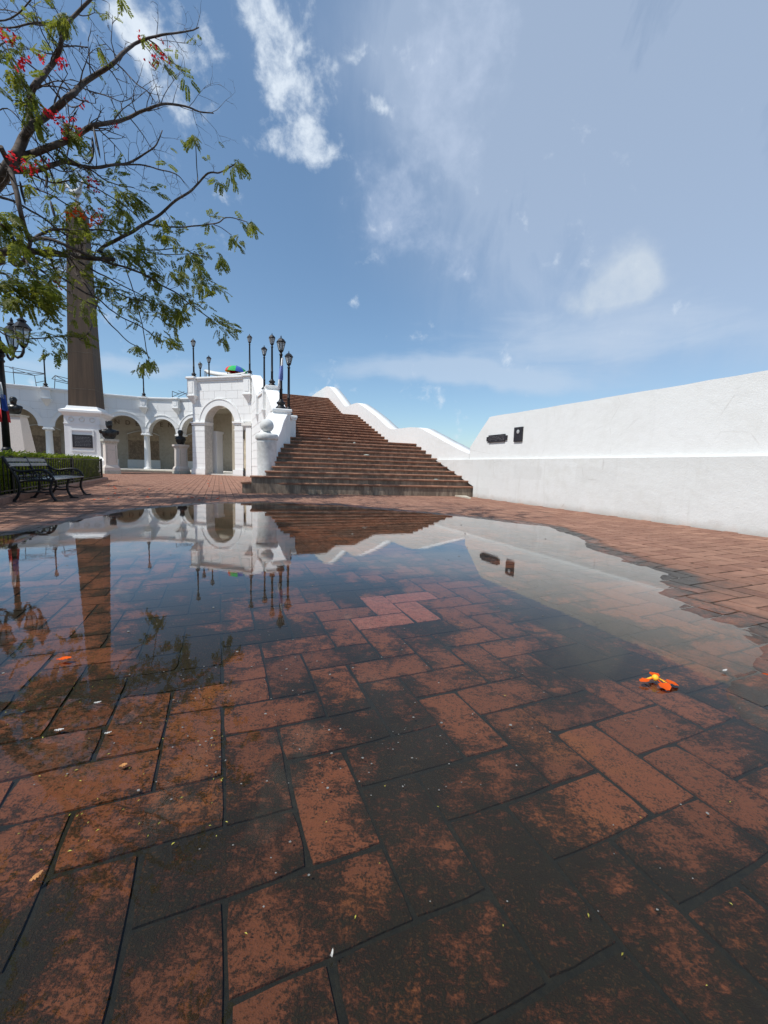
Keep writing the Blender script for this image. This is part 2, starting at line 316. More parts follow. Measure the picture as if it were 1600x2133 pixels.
def water_mat():
    m, n, b, o = new_mat('still_rain_water'); n.n.remove(b); P = pos(n)
    fr = n.add('ShaderNodeFresnel'); fr.inputs['IOR'].default_value = 1.31
    tr = n.add('ShaderNodeBsdfTransparent'); tr.inputs[0].default_value = (0.90, 0.92, 0.86, 1)
    gl = n.add('ShaderNodeBsdfGlossy'); gl.inputs['Roughness'].default_value = 0.0; gl.inputs[0].default_value = (0.97, 0.97, 0.97, 1)
    mp = n.add('ShaderNodeMapping'); n.link(P, mp.inputs['Vector']); mp.inputs['Scale'].default_value = (1, 1.6, 1)
    h = n.math('ADD', n.math('MULTIPLY', n.noise(mp.outputs['Vector'], 9, 3, 0.5), 0.5), n.math('MULTIPLY', n.noise(mp.outputs['Vector'], 38, 3, 0.5), 0.14))
    nb = n.bump(h, 0.022, 0.012)
    n.link(nb, gl.inputs['Normal']); n.link(nb, fr.inputs['Normal'])
    R_ = fr.outputs[0]
    bst = n.math('MULTIPLY', n.math('MULTIPLY', n.math('MULTIPLY', R_, n.math('SUBTRACT', 1.0, R_)), n.step(R_, 0.06, 0.30)), 0.75)
    mx = n.add('ShaderNodeMixShader'); n.link(n.math('ADD', R_, bst), mx.inputs[0]); n.link(tr.outputs[0], mx.inputs[1]); n.link(gl.outputs[0], mx.inputs[2])
    n.link(mx.outputs[0], o.inputs[0])
    return m
M['water'] = water_mat()
def glass_mat():
    m, n, b, o = new_mat('milky_lantern_glass')
    b.inputs['Base Color'].default_value = (0.72, 0.74, 0.74, 1); b.inputs['Roughness'].default_value = 0.15
    b.inputs['Transmission Weight'].default_value = 0.55; b.inputs['IOR'].default_value = 1.1
    return m
M['glass'] = glass_mat()
def leaf_mat(name, c1, c2, trans=0.45, back=None):
    m, n, b, o = new_mat(name); P = pos(n)
    f = n.noise(P, 2.2, 3); g = n.add('ShaderNodeAttribute', attribute_name='tone', attribute_type='GEOMETRY').outputs['Fac']; r = objrand(n)
    k = n.math('ADD', n.math('MULTIPLY', f, 0.8), n.math('MULTIPLY', r, 0.5), clamp=True)
    k = n.math('SUBTRACT', k, 0.12, clamp=True)
    cc = n.mix(k, c1, c2)
    n.link(cc, b.inputs['Base Color']); b.inputs['Roughness'].default_value = 0.5; b.inputs['Specular IOR Level'].default_value = 0.35
    t = n.add('ShaderNodeBsdfTranslucent'); n.link(n.mix(1.0, cc, back or (1.15, 1.1, 0.6), 'MULTIPLY'), t.inputs[0])
    mx = n.add('ShaderNodeMixShader'); mx.inputs[0].default_value = trans
    n.link(b.outputs[0], mx.inputs[1]); n.link(t.outputs[0], mx.inputs[2]); n.link(mx.outputs[0], o.inputs[0])
    return m
M['leaf'] = leaf_mat('feathery_leaf', (0.095, 0.150, 0.028), (0.26, 0.260, 0.055), 0.62)
M['hedge'] = leaf_mat('hedge_leaf', (0.10, 0.165, 0.012), (0.29, 0.31, 0.03), 0.55)
M['petal_red'] = leaf_mat('flame_petal', (0.55, 0.03, 0.05), (0.72, 0.06, 0.06), 0.5, (1.1, 0.7, 0.9))
M['petal_orange'] = leaf_mat('orange_petal', (0.85, 0.10, 0.015), (0.95, 0.16, 0.02), 0.35, (1, 0.8, 0.6))
for nm in ('petal_orange', 'petal_red'):
    for nd in M[nm].node_tree.nodes:
        if nd.type == 'BSDF_PRINCIPLED': nd.inputs['Roughness'].default_value = 0.85; nd.inputs['Specular IOR Level'].default_value = 0.12
M['petal_yellow'] = plain('yellow_petal', (0.85, 0.45, 0.02), 0.6, var=0.15)
M['dryleaf'] = plain('dry_leaf', (0.42, 0.19, 0.06), 0.7, var=0.35, scale=60)
M['feather'] = plain('white_feather', (0.42, 0.42, 0.40), 0.7, var=0.1)
M['speck'] = plain('pale_speck', (0.20, 0.195, 0.18), 0.5, var=0.2, rnd=0.3)
M['seedleaf'] = plain('yellow_leaflet', (0.45, 0.40, 0.06), 0.7, var=0.3, rnd=0.3)
M['bark'] = plain('grey_brown_bark', (0.085, 0.066, 0.056), 0.9, var=0.35, scale=14, bump=0.5, bscale=30)
M['pod'] = plain('dark_seed_pod', (0.03, 0.022, 0.018), 0.6, var=0.3)
M['black'] = plain('black_plumage', (0.008, 0.008, 0.010), 0.45, var=0.3)
M['kerb'] = plain('pinkish_kerb', (0.27, 0.155, 0.115), 0.9, var=0.2, scale=9, bump=0.25)
M['earth'] = plain('dark_earth', (0.06, 0.045, 0.03), 1.0, var=0.3)
M['litter'] = plain('crumpled_litter', (0.36, 0.39, 0.34), 0.6, var=0.3, scale=40)

# ------------------------------------------------------------------ mesh helpers
ORG = {}
class MB:
    def __init__(s): s.v = []; s.f = []; s.smooth = []
    def vert(s, p): s.v.append(Vector(p)); return len(s.v) - 1
    def face(s, idx, sm=False): s.f.append(tuple(idx)); s.smooth.append(sm)
    def poly(s, pts, sm=False): s.face([s.vert(p) for p in pts], sm)
    def box(s, o, ex, ey, ez):
        """box from corner o along the three edge vectors"""
        o, ex, ey, ez = Vector(o), Vector(ex), Vector(ey), Vector(ez)
        if ex.cross(ey).dot(ez) < 0: o = o + ex; ex = -ex
        i = [s.vert(o + a * ex + b * ey + c * ez) for c in (0, 1) for b in (0, 1) for a in (0, 1)]
        for q in ((0, 2, 3, 1), (4, 5, 7, 6), (0, 1, 5, 4), (2, 6, 7, 3), (0, 4, 6, 2), (1, 3, 7, 5)): s.face([i[k] for k in q])
    def bbox(s, o, ex, ey, ez, b):
        """box with chamfered edges of size b (frustum caps on the three axes)"""
        o, ex, ey, ez = Vector(o), Vector(ex), Vector(ey), Vector(ez)
        bm = bmesh.new(); bmesh.ops.create_cube(bm, size=1.0)
        Mx = Matrix((ex, ey, ez)).transposed().to_4x4(); Mx.translation = o + (ex + ey + ez) / 2
        bmesh.ops.transform(bm, matrix=Mx, verts=bm.verts)
        bmesh.ops.bevel(bm, geom=bm.edges[:], offset=b, segments=1, affect='EDGES')
        bmesh.ops.recalc_face_normals(bm, faces=bm.faces)
        s.add_bm(bm)
    def add_bm(s, bm):
        k = len(s.v); bm.verts.index_update()
        for v in bm.verts: s.v.append(v.co.copy())
        for f in bm.faces: s.f.append(tuple(k + v.index for v in f.verts)); s.smooth.append(False)
        bm.free()
    def prism(s, pts, d):
        """closed polygon pts extruded by vector d"""
        d = Vector(d); a = [s.vert(p) for p in pts]; b = [s.vert(Vector(p) + d) for p in pts]
        nrm = Vector((0, 0, 0)); P = [Vector(p) for p in pts]
        for i in range(len(P)): nrm += (P[i] - P[0]).cross(P[(i + 1) % len(P)] - P[0])
        fl = nrm.dot(d) > 0
        s.face(a[::-1] if fl else a); s.face(b if fl else b[::-1])
        k = len(a)
        for i in range(k):
            j = (i + 1) % k
            q = (a[i], a[j], b[j], b[i]); s.face(q if fl else q[::-1])
    def lathe(s, c, prof, n=16, ax=None, sm=True, ex=None):
        """prof: list of (radius, height) from bottom to top around axis"""
        c = Vector(c); ax = Vector(ax or Z).normalized()
        e1 = Vector(ex) if ex is not None else ax.orthogonal().normalized(); e2 = ax.cross(e1)
        rings = []
        for r, h in prof:
            rings.append([s.vert(c + ax * h + (e1 * math.cos(2 * PI * k / n) + e2 * math.sin(2 * PI * k / n)) * max(r, 1e-4)) for k in range(n)])
        for a, b in zip(rings, rings[1:]):
            for k in range(n): s.face((a[k], a[(k + 1) % n], b[(k + 1) % n], b[k]), sm)
        s.face(rings[0][::-1]); s.face(rings[-1])
    def tube(s, pts, rad, n=6, cap=True):
        pts = [Vector(p) for p in pts]
        if not hasattr(rad, '__len__'): rad = [rad] * len(pts)
        rings = []; e1 = None
        for i, p in enumerate(pts):
            t = (pts[min(i + 1, len(pts) - 1)] - pts[max(i - 1, 0)])
            if t.length < 1e-9: t = Vector((0, 0, 1))
            t.normalize()
            if e1 is None: e1 = t.orthogonal().normalized()
            else:
                e1 = e1 - t * e1.dot(t)
                e1 = e1.normalized() if e1.length > 1e-6 else t.orthogonal().normalized()
            e2 = t.cross(e1)
            rings.append([s.vert(p + (e1 * math.cos(2 * PI * k / n) + e2 * math.sin(2 * PI * k / n)) * rad[i]) for k in range(n)])
        for a, b in zip(rings, rings[1:]):
            for k in range(n): s.face((a[k], a[(k + 1) % n], b[(k + 1) % n], b[k]), True)
        if cap: s.face(rings[0][::-1]); s.face(rings[-1])
    def loft(s, rings, sm=True, cap=True):
        R = [[s.vert(p) for p in r] for r in rings]; n = len(R[0])
        for a, b in zip(R, R[1:]):
            for k in range(n): s.face((a[k], a[(k + 1) % n], b[(k + 1) % n], b[k]), sm)
        if cap: s.face(R[0][::-1]); s.face(R[-1])
    def build(s, name, mat, parent=None, loc=None, mats=None):
        org = Vector(loc) if loc is not None else (ORG.get(parent.name, Vector()) if parent else Vector())
        me = bpy.data.meshes.new(name)
        me.from_pydata([tuple(v - org) for v in s.v], [], s.f); me.update()
        me.polygons.foreach_set('use_smooth', s.smooth)
        me.materials.append(mat)
        o = bpy.data.objects.new(name, me); COL.objects.link(o)
        if parent: o.parent = parent
        else: o.location = org
        ORG[o.name] = org
        return o
def thing(name, label, cat, loc=(0, 0, 0), group=None):
    o = bpy.data.objects.new(name, None); COL.objects.link(o); o.location = loc; o.empty_display_size = 0.2
    o['label'] = label; o['category'] = cat
    if group: o['group'] = group
    ORG[o.name] = Vector(loc); return o
def tag(o, label=None, cat=None, group=None, kind=None):
    if label: o['label'] = label
    if cat: o['category'] = cat
    if group: o['group'] = group
    if kind: o['kind'] = kind
    return o
def copy_tree(o, parent=None):
    c = o.copy(); COL.objects.link(c)
    if parent: c.parent = parent; c.matrix_parent_inverse = o.matrix_parent_inverse
    for ch in list(o.children): copy_tree(ch, c)
    return c
def share(mesh_obj, name, parent, loc, rot=None, scale=None):
    c = bpy.data.objects.new(name, mesh_obj.data); COL.objects.link(c); c.parent = parent; c.location = loc
    if rot: c.rotation_euler = rot
    if scale: c.scale = scale
    return c
def fb(x, y, z=0.0, s=1.0): return mnoise.noise(Vector((x * s, y * s, z * s)))

# ------------------------------------------------------------------ ground: pavement, puddle
PUD = [(-3.34, 3.48), (-3.44, 4.24), (-3.53, 4.94), (-3.5, 5.44), (-3.36, 6.0), (-3.05, 6.74), (-2.18, 7.33), (-0.86, 7.19), (0.39, 6.51), (0.95, 6.13), (1.4, 5.89),
       (1.83, 5.47), (2.13, 5.09), (2.09, 4.54), (1.98, 3.83), (1.95, 3.32), (1.88, 2.95), (1.66, 2.5), (1.58, 2.05), (1.72, 1.65), (1.9, 1.2), (1.7, 0.2), (1.1, -0.9), (-0.5, -1.3), (-2.2, -0.7), (-3.4, 0.6), (-3.7, 2.2)]
def sdist(x, y):
    best = 1e9; inside = False; n = len(PUD)
    for i in range(n):
        x1, y1 = PUD[i]; x2, y2 = PUD[(i + 1) % n]
        dx, dy = x2 - x1, y2 - y1
        t = max(0, min(1, ((x - x1) * dx + (y - y1) * dy) / (dx * dx + dy * dy)))
        d = math.hypot(x - x1 - t * dx, y - y1 - t * dy)
        if d < best: best = d
        if (y1 > y) != (y2 > y) and x < x1 + (y - y1) / (y2 - y1) * dx: inside = not inside
    return -best if inside else best
def gs(x, y, cx, cy, rx, ry, a=0.0):
    dx, dy = x - cx, y - cy; c, s = math.cos(a), math.sin(a)
    p, q = (dx * c + dy * s) / rx, (-dx * s + dy * c) / ry
    return math.exp(-(p * p + q * q))
def height(x, y):
    if abs(x) > 6 or y > 10 or y < -4: d = 3.0
    else: d = sdist(x, y)
    d += 0.10 * fb(x, y, 3.3, 2.6) + 0.05 * fb(x, y, 8.1, 7.0)
    h = max(-0.012, min(0.0115, d * 0.034))
    h += 0.0016 * fb(x, y, 1.0, 2.2)
    h -= 0.0045 * gs(x, y, 1.98, 2.65, 0.55, 0.75)
    h += 0.0128 * min(1.0, 1.35 * gs(x, y, 1.36, 1.22, 0.50, 0.30, 0.5)) + 0.0120 * min(1.0, 1.3 * gs(x, y, -0.80, 1.0, 0.46, 0.24, -0.35))
    if y < 7.8: h += 0.0011 * fb(x, y, 5.0, 13.0) + 0.0006 * fb(x, y, 2.0, 31.0)
    return h
PV = 0.14                                  # paver pitch
v0, u0 = 0.0, 0.08
def paver_cells():
    cells = []
    for xi in range(-135, 45):
        for yi in range(-14, 186):
            s = (xi + yi) % 4
            if s == 3: wv, wu = 2, 1
            elif s == 1: wv, wu = 1, 2
            else: continue
            a, b = v0 + xi * PV, u0 + yi * PV
            cv, cu = a + wv * PV / 2, b + wu * PV / 2
            if cv > 6.07: continue
            p = uv(cu, cv)
            if cu > 9.6 and cv > 1.9: continue
            if p.y > 26.5 or p.y < -2.2: continue
            if cv < -3.5 and cu < 15.8: continue
            q = proj(p)
            if q[2] < 0.1 and (abs(p.x) > 5.0): continue
            if q[2] >= 0.1 and (q[0] < -800 or q[0] > 2500) : continue
            cells.append((a, b, wv, wu, cv, cu, p, q))
    return cells
def paver_mesh(mb, a, b, wv, wu, nx, ny, bev, tones=None, tone=0.0, rims=None):
    jr = 0.0042
    g = [jr + random.uniform(-0.0018, 0.0036) for _ in range(4)]
    va, vb, ua, ub = a + g[0], a + wv * PV - g[1], b + g[2], b + wu * PV - g[3]
    dz = random.uniform(-0.0003, 0.0003); tv, tu = random.uniform(-0.0022, 0.0022), random.uniform(-0.0022, 0.0022)
    cv, cu = (va + vb) / 2, (ua + ub) / 2; ro = random.gauss(0, 0.005); cs, sn = math.cos(ro), math.sin(ro)
    worn = {k: random.uniform(0.0005, 0.003) if random.random() < 0.88 else random.uniform(0.003, 0.009) for k in range(4)}
    def P(v, u, dh=0.0):
        dv, du = v - cv, u - cu
        p = uv(cu + dv * sn + du * cs, cv + dv * cs - du * sn)
        return Vector((p.x, p.y, height(p.x, p.y) + dz + tv * dv + tu * du + dh))
    base = len(mb.v); rim_flag = []
    def top(i, j):
        v, u = va + (vb - va) * i / nx, ua + (ub - ua) * j / ny
        ei, ej = i in (0, nx), j in (0, ny)
        if ei and ej:
            k = (i == nx) + 2 * (j == ny); v += (worn[k] if i == 0 else -worn[k]); u += (worn[k] if j == 0 else -worn[k])
        elif ei: v += random.uniform(-0.0012, 0.0012)
        elif ej: u += random.uniform(-0.0012, 0.0012)
        return mb.vert(P(v, u))
    idx = [[top(i, j) for i in range(nx + 1)] for j in range(ny + 1)]
    for j in range(ny + 1):
        for i in range(nx + 1): rim_flag.append(1.0 if i in (0, nx) or j in (0, ny) else 0.0)
    for j in range(ny):
        for i in range(nx): mb.face((idx[j][i], idx[j][i + 1], idx[j + 1][i + 1], idx[j + 1][i]), True)
    rim = [idx[0][i] for i in range(nx + 1)] + [idx[j][nx] for j in range(1, ny + 1)] + [idx[ny][i] for i in range(nx - 1, -1, -1)] + [idx[j][0] for j in range(ny - 1, 0, -1)]
    c = uv(cu, cv); hi, lo = [], []
    for k in rim:
        p = mb.v[k]; d = Vector((p.x - c.x, p.y - c.y, 0)); d = d.normalized() * 0.002
        hi.append(mb.vert(p)); lo.append(mb.vert((p.x + d.x, p.y + d.y, p.z - 0.012))); rim_flag.extend((1.0, 1.0))
    m = len(rim)
    for k in range(m):
        l = (k + 1) % m; mb.face((hi[k], lo[k], lo[l], hi[l]))
    if rims is not None: rims.extend(rim_flag)
    if tones is not None: tones.extend([tone] * (len(mb.v) - base))
# bed under the bricks
bed = MB()
nx, ny = 60, 60
gx = [-4.8 + 7.2 * i / nx for i in range(nx + 1)]; gy = [-1.6 + 10.0 * j / ny for j in range(ny + 1)]
ii = [[bed.vert((x, y, height(x, y) - 0.0038)) for x in gx] for y in gy]
for j in range(ny):
    for i in range(nx): bed.face((ii[j][i], ii[j][i + 1], ii[j + 1][i + 1], ii[j + 1][i]), True)
X0, X1, Y0, Y1 = gx[0], gx[-1], gy[0], gy[-1]
zf = 0.0025
R = [(-60, -30), (40, -30), (40, 60), (-60, 60)]
for rect in (((-60, -30), (40, Y0)), ((-60, Y1), (40, 60)), ((-60, Y0), (X0, Y1)), ((X1, Y0), (40, Y1))):
    (xa, ya), (xb, yb) = rect; bed.poly([(xa, ya, zf), (xb, ya, zf), (xb, yb, zf), (xa, yb, zf)])
pave = bed.build('brick_pavement', M['bed']); tag(pave, kind='structure', label='herringbone pavement of worn red brick pavers')
cells = paver_cells()
def view_area(c):
    x, y, wd = c[7]
    if wd < 0.15 or x < -90 or x > 1690 or y > 2250: return 0
    return c[2] * c[3] / wd ** 3
cells.sort(key=view_area, reverse=True)
rest = MB(); tones = []; rims = []
def tone_of(c):
    t = min(1, max(0, random.gauss(0.5, 0.26)))
    x, y = c[6].x, c[6].y
    for pv_, pu_ in ((0.98, 1.94), (0.765, 1.876), (0.91, 1.743), (0.695, 1.68), (0.80, 2.04)):      # a clean patch of bricks in the puddle
        if abs(c[4] - pv_) < 0.066 and abs(c[5] - pu_) < 0.066: t = 2.0
    return t
for k, c in enumerate(cells):
    t = tone_of(c)
    if k < 300:
        mb = MB(); rf = []; paver_mesh(mb, c[0], c[1], c[2], c[3], 5 if c[2] == 2 else 3, 5 if c[3] == 2 else 3, 0.0035, None, 0.0, rf)
        o = mb.build('brick', M['brick'], pave); o.data.attributes.new('rim', 'FLOAT', 'POINT').data.foreach_set('value', rf); o['tone'] = t
        o['alg'] = -0.05 if t > 1.5 else 0.035 * gs(c[6].x, c[6].y, 0.42, 0.60, 0.45, 0.30)
    else:
        far_ = c[7][2] > 7.5
        paver_mesh(rest, c[0], c[1], c[2], c[3], 1 if far_ else 2 * c[2], 1 if far_ else 2 * c[3], 0.004, tones, min(1.0, t), rims)
ro = rest.build('brick_paving', M['brick'], pave); ro['kind'] = 'stuff'
at = ro.data.attributes.new('tone', 'FLOAT', 'POINT'); at.data.foreach_set('value', tones); ro.data.attributes.new('rim', 'FLOAT', 'POINT').data.foreach_set('value', rims)
# wide ground sheet out to the horizon, and the puddle
g = MB(); g.poly([(-900, -900, -0.12), (900, -900, -0.12), (900, 1500, -0.12), (-900, 1500, -0.12)])
tag(g.build('ground', M['earth']), kind='structure', label='bare ground sheet')
wmb = MB(); nxx, nyy = 40, 50
jj = [[wmb.vert((-4.4 + 6.6 * i / nxx, -1.5 + 9.6 * j / nyy, 0.0)) for i in range(nxx + 1)] for j in range(nyy + 1)]
for j in range(nyy):
    for i in range(nxx): wmb.face((jj[j][i], jj[j][i + 1], jj[j + 1][i + 1], jj[j + 1][i]), True)
tag(wmb.build('puddle_water', M['water']), kind='structure', label='shallow rain puddle over the brick pavement')

# ------------------------------------------------------------------ right hand wall and stair parapet
def wall_face(mb, prof, v1, v2, jig=0.012, sub=0.35, vback=None):
    """prism whose outline in (u,z) is resampled and slightly wobbled, like hand-plastered masonry"""
    pts = []
    n = len(prof)
    for i in range(n):
        (a, b), (c, d) = prof[i], prof[(i + 1) % n]
        k = max(1, int(math.hypot(c - a, d - b) / sub))
        for q in range(k):
            t = q / k; x, y = a + (c - a) * t, b + (d - b) * t
            j = jig if y > 0.3 else 0
            pts.append((x + (j * fb(x, y, 5, 3.1) if q else 0), y + (j * fb(x, y, 9, 2.3))))
    mb.prism([uv(x, v1, z) for x, z in pts], V * (v2 - v1))
lw = thing('garden_wall', 'long white limewashed wall with a ledge at half height, holding two dark plaques', 'wall', uv(5, 6.08, 0))
mb = MB(); wall_face(mb, [(-5, -0.1), (8.86, -0.1), (8.86, 0.28), (10.9, 0.97), (-5, 0.97)], 6.08, 6.9, 0.004)
mb.build('lower_course', M['wall_low'], lw)
mb = MB(); wall_face(mb, [(-5, 0.95), (9.19, 0.95), (9.19, 1.29), (8.41, 2.0), (4.84, 1.995), (-5, 2.0)], 6.14, 6.85, 0.016, 0.3)
mb.build('upper_course', M['wall'], lw)
pr = thing('stair_parapet', 'white plastered parapet with three humps running up the right side of the stairs', 'wall', uv(15, 6.14, 0))
near = [(9.2, 1.12), (9.75, 1.265), (10.2, 1.41), (10.6, 1.53), (10.99, 1.66), (11.38, 1.785), (11.71, 1.885), (12.0, 1.985), (12.28, 2.045), (12.87, 2.10), (13.67, 2.125), (14.3, 2.145), (14.57, 2.17), (14.95, 2.27), (15.33, 2.43),
        (15.87, 2.67), (16.6, 2.95), (17.38, 3.24), (18.23, 3.53), (18.5, 3.62), (18.86, 3.71), (19.52, 3.75), (20.3, 3.755), (20.75, 3.78), (21.2, 3.96), (22.0, 4.36), (22.68, 4.69), (23.65, 5.14), (24.3, 5.38), (24.93, 5.5), (26, 5.53), (29.3, 5.54), (32, 5.54)]
mb = MB(); TH = 0.46
def capz(u_, z): return z + 0.0
a = [mb.vert(uv(u_, 6.14, z)) for u_, z in near]; b = [mb.vert(uv(u_, 6.14 + TH, capz(u_, z))) for u_, z in near]
a2 = [mb.vert(uv(u_, 6.14, 0.9)) for u_, z in near]; b2 = [mb.vert(uv(u_, 6.14 + TH, 0.9)) for u_, z in near]
for i in range(len(near) - 1):
    mb.face((a[i], a[i + 1], b[i + 1], b[i]), True); mb.face((a2[i], a2[i + 1], a[i + 1], a[i])); mb.face((b2[i + 1], b2[i], b[i], b[i + 1]))
mb.face((a2[0], a[0], b[0], b2[0])); mb.face((a[-1], a2[-1], b2[-1], b[-1])); mb.face(a2[::-1] + b2)
mb.build('parapet_body', M['wall'], pr)
mb = MB(); mb.box(uv(9.3, 6.14, -0.1), U * 22.7, V * 0.46, Z * 0.995); mb.build('parapet_foot', M['wall_low'], pr)
# plaques
def plq(u_, z): return uv(u_, 6.14 - 0.03, z)
t = thing('wall_plaque', 'wide dark metal plaque with notched ends and raised lettering on the white wall', 'plaque', plq(8.07, 1.38))
mb = MB(); c0, c1, z0, z1, e = 7.69, 8.45, 1.375, 1.55, 0.075
mb.prism([plq(x, z) for x, z in ((c0, z0 + 0.035), (c0 + e, z0 + 0.035), (c0 + e, z0), (c1 - e, z0), (c1 - e, z0 + 0.035), (c1, z0 + 0.035), (c1, z1 - 0.035), (c1 - e, z1 - 0.035), (c1 - e, z1), (c0 + e, z1), (c0 + e, z1 - 0.035), (c0, z1 - 0.035))], V * 0.035)
mb.build('plate', M['plate'], t)
mb = MB()
for r in range(4):
    x = c0 + 0.09
    while x < c1 - 0.1:
        l = random.uniform(0.012, 0.05)
        if random.random() < 0.8: mb.box(plq(x, z1 - 0.045 - r * 0.032) - V * 0.004, U * l, V * 0.006, Z * random.uniform(0.008, 0.018))
        x += l + 0.012
o = mb.build('raised_text', M['plate_relief'], t); o['kind'] = 'stuff'
t = thing('wall_plaque', 'small upright dark plaque with a round pale emblem on the white wall', 'plaque', plq(7.32, 1.35))
mb = MB(); mb.box(plq(7.18, 1.352), U * 0.27, V * 0.03, Z * 0.315); mb.build('plate', M['plate'], t)
mb = MB(); mb.lathe(plq(7.315, 1.565) , [(0.045, -0.002), (0.045, 0.004), (0.036, 0.008), (0.0, 0.009)], 18, -V); mb.build('emblem', M['emblem'], t)

# ------------------------------------------------------------------ staircase
st = thing('staircase', 'broad flight of red brown steps climbing between white walls in three flights', 'stairs', uv(9, 3, 0))
steps = []
Rk = [(8.86, 0.275), (9.08, 0.42), (9.40, 0.54), (9.78, 0.655), (10.18, 0.775), (10.55, 0.895), (10.89, 1.02), (11.26, 1.15), (11.64, 1.28), (11.97, 1.40), (12.33, 1.52)]
Lv = [0.46, 0.66, 1.0, 1.2, 1.27, 1.34, 1.42, 1.5, 1.58, 1.7, 1.86]
rot = [17, 12.5, 9.5, 7, 5, 3.5, 2.5, 2, 1.5, 1, 1]
for k in range(11):
    u_, z = Rk[k]; steps.append((u_, z, Lv[k], (6.08 - Lv[k]) * math.tan(math.radians(rot[k])) * 0.62))
for k in range(12): steps.append((14.35 + 0.379 * k + 0.1, 1.52 + (k + 1) * 0.1335, 2.08, 0.0))
for k in range(12): steps.append((20.65 + 0.323 * k, 3.12 + (k + 1) * 0.1315, 2.05, -0.1))
z_prev = 0.0
for k, (u_, z, lv, du) in enumerate(steps):
    nu, nz, nl, nd = steps[k + 1] if k + 1 < len(steps) else (u_ + 1.2, z, lv, du)
    rise = z - z_prev
    A, B = uv(u_ + du, lv, 0), uv(u_, 6.13, 0)
    n_ = (B - A).normalized(); bk = Vector((-n_.y, n_.x, 0))
    depth = max(nu - u_, 0.2) + 0.10
    depL = max((nu + nd) - (u_ + du), 0.2) + 0.10
    zb = -0.05 if k < 3 else z - 0.9
    mb = MB(); sb = 0.035
    pts = [A + bk * sb + n_ * 0.03, B + bk * sb, B + bk * depth, A + bk * depL + n_ * 0.03]
    mb.prism([p + Z * zb for p in pts], Z * (z - 0.045 - zb))
    sp = mb.build('step', M['riser'], st)
    mb = MB(); m_ = 12; th = 0.045
    f = [A.lerp(B, i / m_) for i in range(m_ + 1)]
    e = [(A + bk * depL).lerp(B + bk * depth, i / m_) for i in range(m_ + 1)]
    wob = [0.006 * fb(p.x, p.y, z * 3, 2.0) for p in f]
    r0 = [mb.vert(p + bk * 0.006 + Z * (z - th)) for p in f]; r1 = [mb.vert(p + bk * wob[i] + Z * (z - 0.016)) for i, p in enumerate(f)]
    r2 = [mb.vert(p + bk * (0.012 + wob[i]) + Z * (z + wob[i] * 0.6)) for i, p in enumerate(f)]; r3 = [mb.vert(p + Z * z) for p in e]; r4 = [mb.vert(p + Z * (z - th)) for p in e]
    for i in range(m_):
        for q0, q1 in ((r0, r1), (r1, r2), (r2, r3)): mb.face((q0[i], q0[i + 1], q1[i + 1], q1[i]))
        mb.face((r0[i + 1], r0[i], r4[i], r4[i + 1]))
    mb.face((r0[0], r1[0], r2[0], r3[0], r4[0])); mb.face((r4[-1], r3[-1], r2[-1], r1[-1], r0[-1]))
    mb.build('tread', M['tread'], sp)
    z_prev = z
mb = MB(); q = [gnd(905, 1026, .03), gnd(981, 1037.5, .03), uv(9.3, 6.1, .03), uv(9.3, 5.0, .03)]
mb.prism([Vector((p.x, p.y, -0.02)) for p in q], Z * 0.06); tag(mb.build('concrete_apron', M['apron']), kind='structure', label='bare concrete wedge at the foot of the stairs')

# ------------------------------------------------------------------ left wing wall of the stairs
wing = thing('stair_wing_wall', 'white wing wall with piers and brackets along the left side of the stairs', 'wall', uv(14, 1.8, 0))
WL = [(10.75, 1.16, 1.30), (11.2, 1.30, 1.52), (11.55, 1.42, 1.80), (11.95, 1.58, 2.05), (12.45, 1.75, 2.14), (13.75, 2.0, 2.16), (14.3, 2.0, 2.25), (15.5, 1.99, 2.85), (16.9, 1.97, 3.52), (17.4, 1.95, 3.58), (19.3, 1.85, 3.62), (20.0, 1.84, 3.95), (21.3, 1.82, 4.75), (22.35, 1.80, 5.12), (22.9, 1.80, 5.15)]
mb = MB(); th = 0.40; rr = []
for i, (a_, b_, c_) in enumerate(WL):
    rr.append([uv(a_, b_ - th / 2, -0.05), uv(a_, b_ - th / 2, c_), uv(a_, b_ + th / 2, c_), uv(a_, b_ + th / 2, -0.05)])
mb.loft([r[::-1] for r in rr], False); mb.build('wall_body', M['white'], wing)
mb = MB(); rr = []
for a_, b_, c_ in WL: rr.append([uv(a_, b_ - th / 2 - 0.05, c_ - 0.01), uv(a_, b_ - th / 2 - 0.05, c_ + 0.07), uv(a_, b_ + th / 2 + 0.05, c_ + 0.07), uv(a_, b_ + th / 2 + 0.05, c_ - 0.01)])
mb.loft([r[::-1] for r in rr], False); mb.build('coping', M['white'], wing)
# facing blocks of the outer face
def along(i):
    return WL[i]
def wl_at(u_):
    for p, q in zip(WL, WL[1:]):
        if p[0] <= u_ <= q[0]:
            t = (u_ - p[0]) / (q[0] - p[0]); return p[1] + (q[1] - p[1]) * t, p[2] + (q[2] - p[2]) * t
    return WL[-1][1], WL[-1][2]
mb0 = None
row = 0; zc = 0.55
while zc < 5.0:
    u_ = 12.6 + (0.45 if row % 2 else 0.0)
    while u_ < 22.2:
        L = 0.9; ua, ub = u_ + 0.012, u_ + L - 0.012
        va, ta = wl_at(ua); vb_, tb = wl_at(ub)
        if min(ta, tb) > zc + 0.40:
            mb = MB(); mb.prism([uv(ua, va - th / 2 - 0.014, zc + 0.010), uv(ub, vb_ - th / 2 - 0.014, zc + 0.010), uv(ub, vb_ - th / 2 - 0.014, zc + 0.37), uv(ua, va - th / 2 - 0.014, zc + 0.37)], V * 0.02)
            mb.build('block', M['white'], wing)
        u_ += L
    zc += 0.385; row += 1
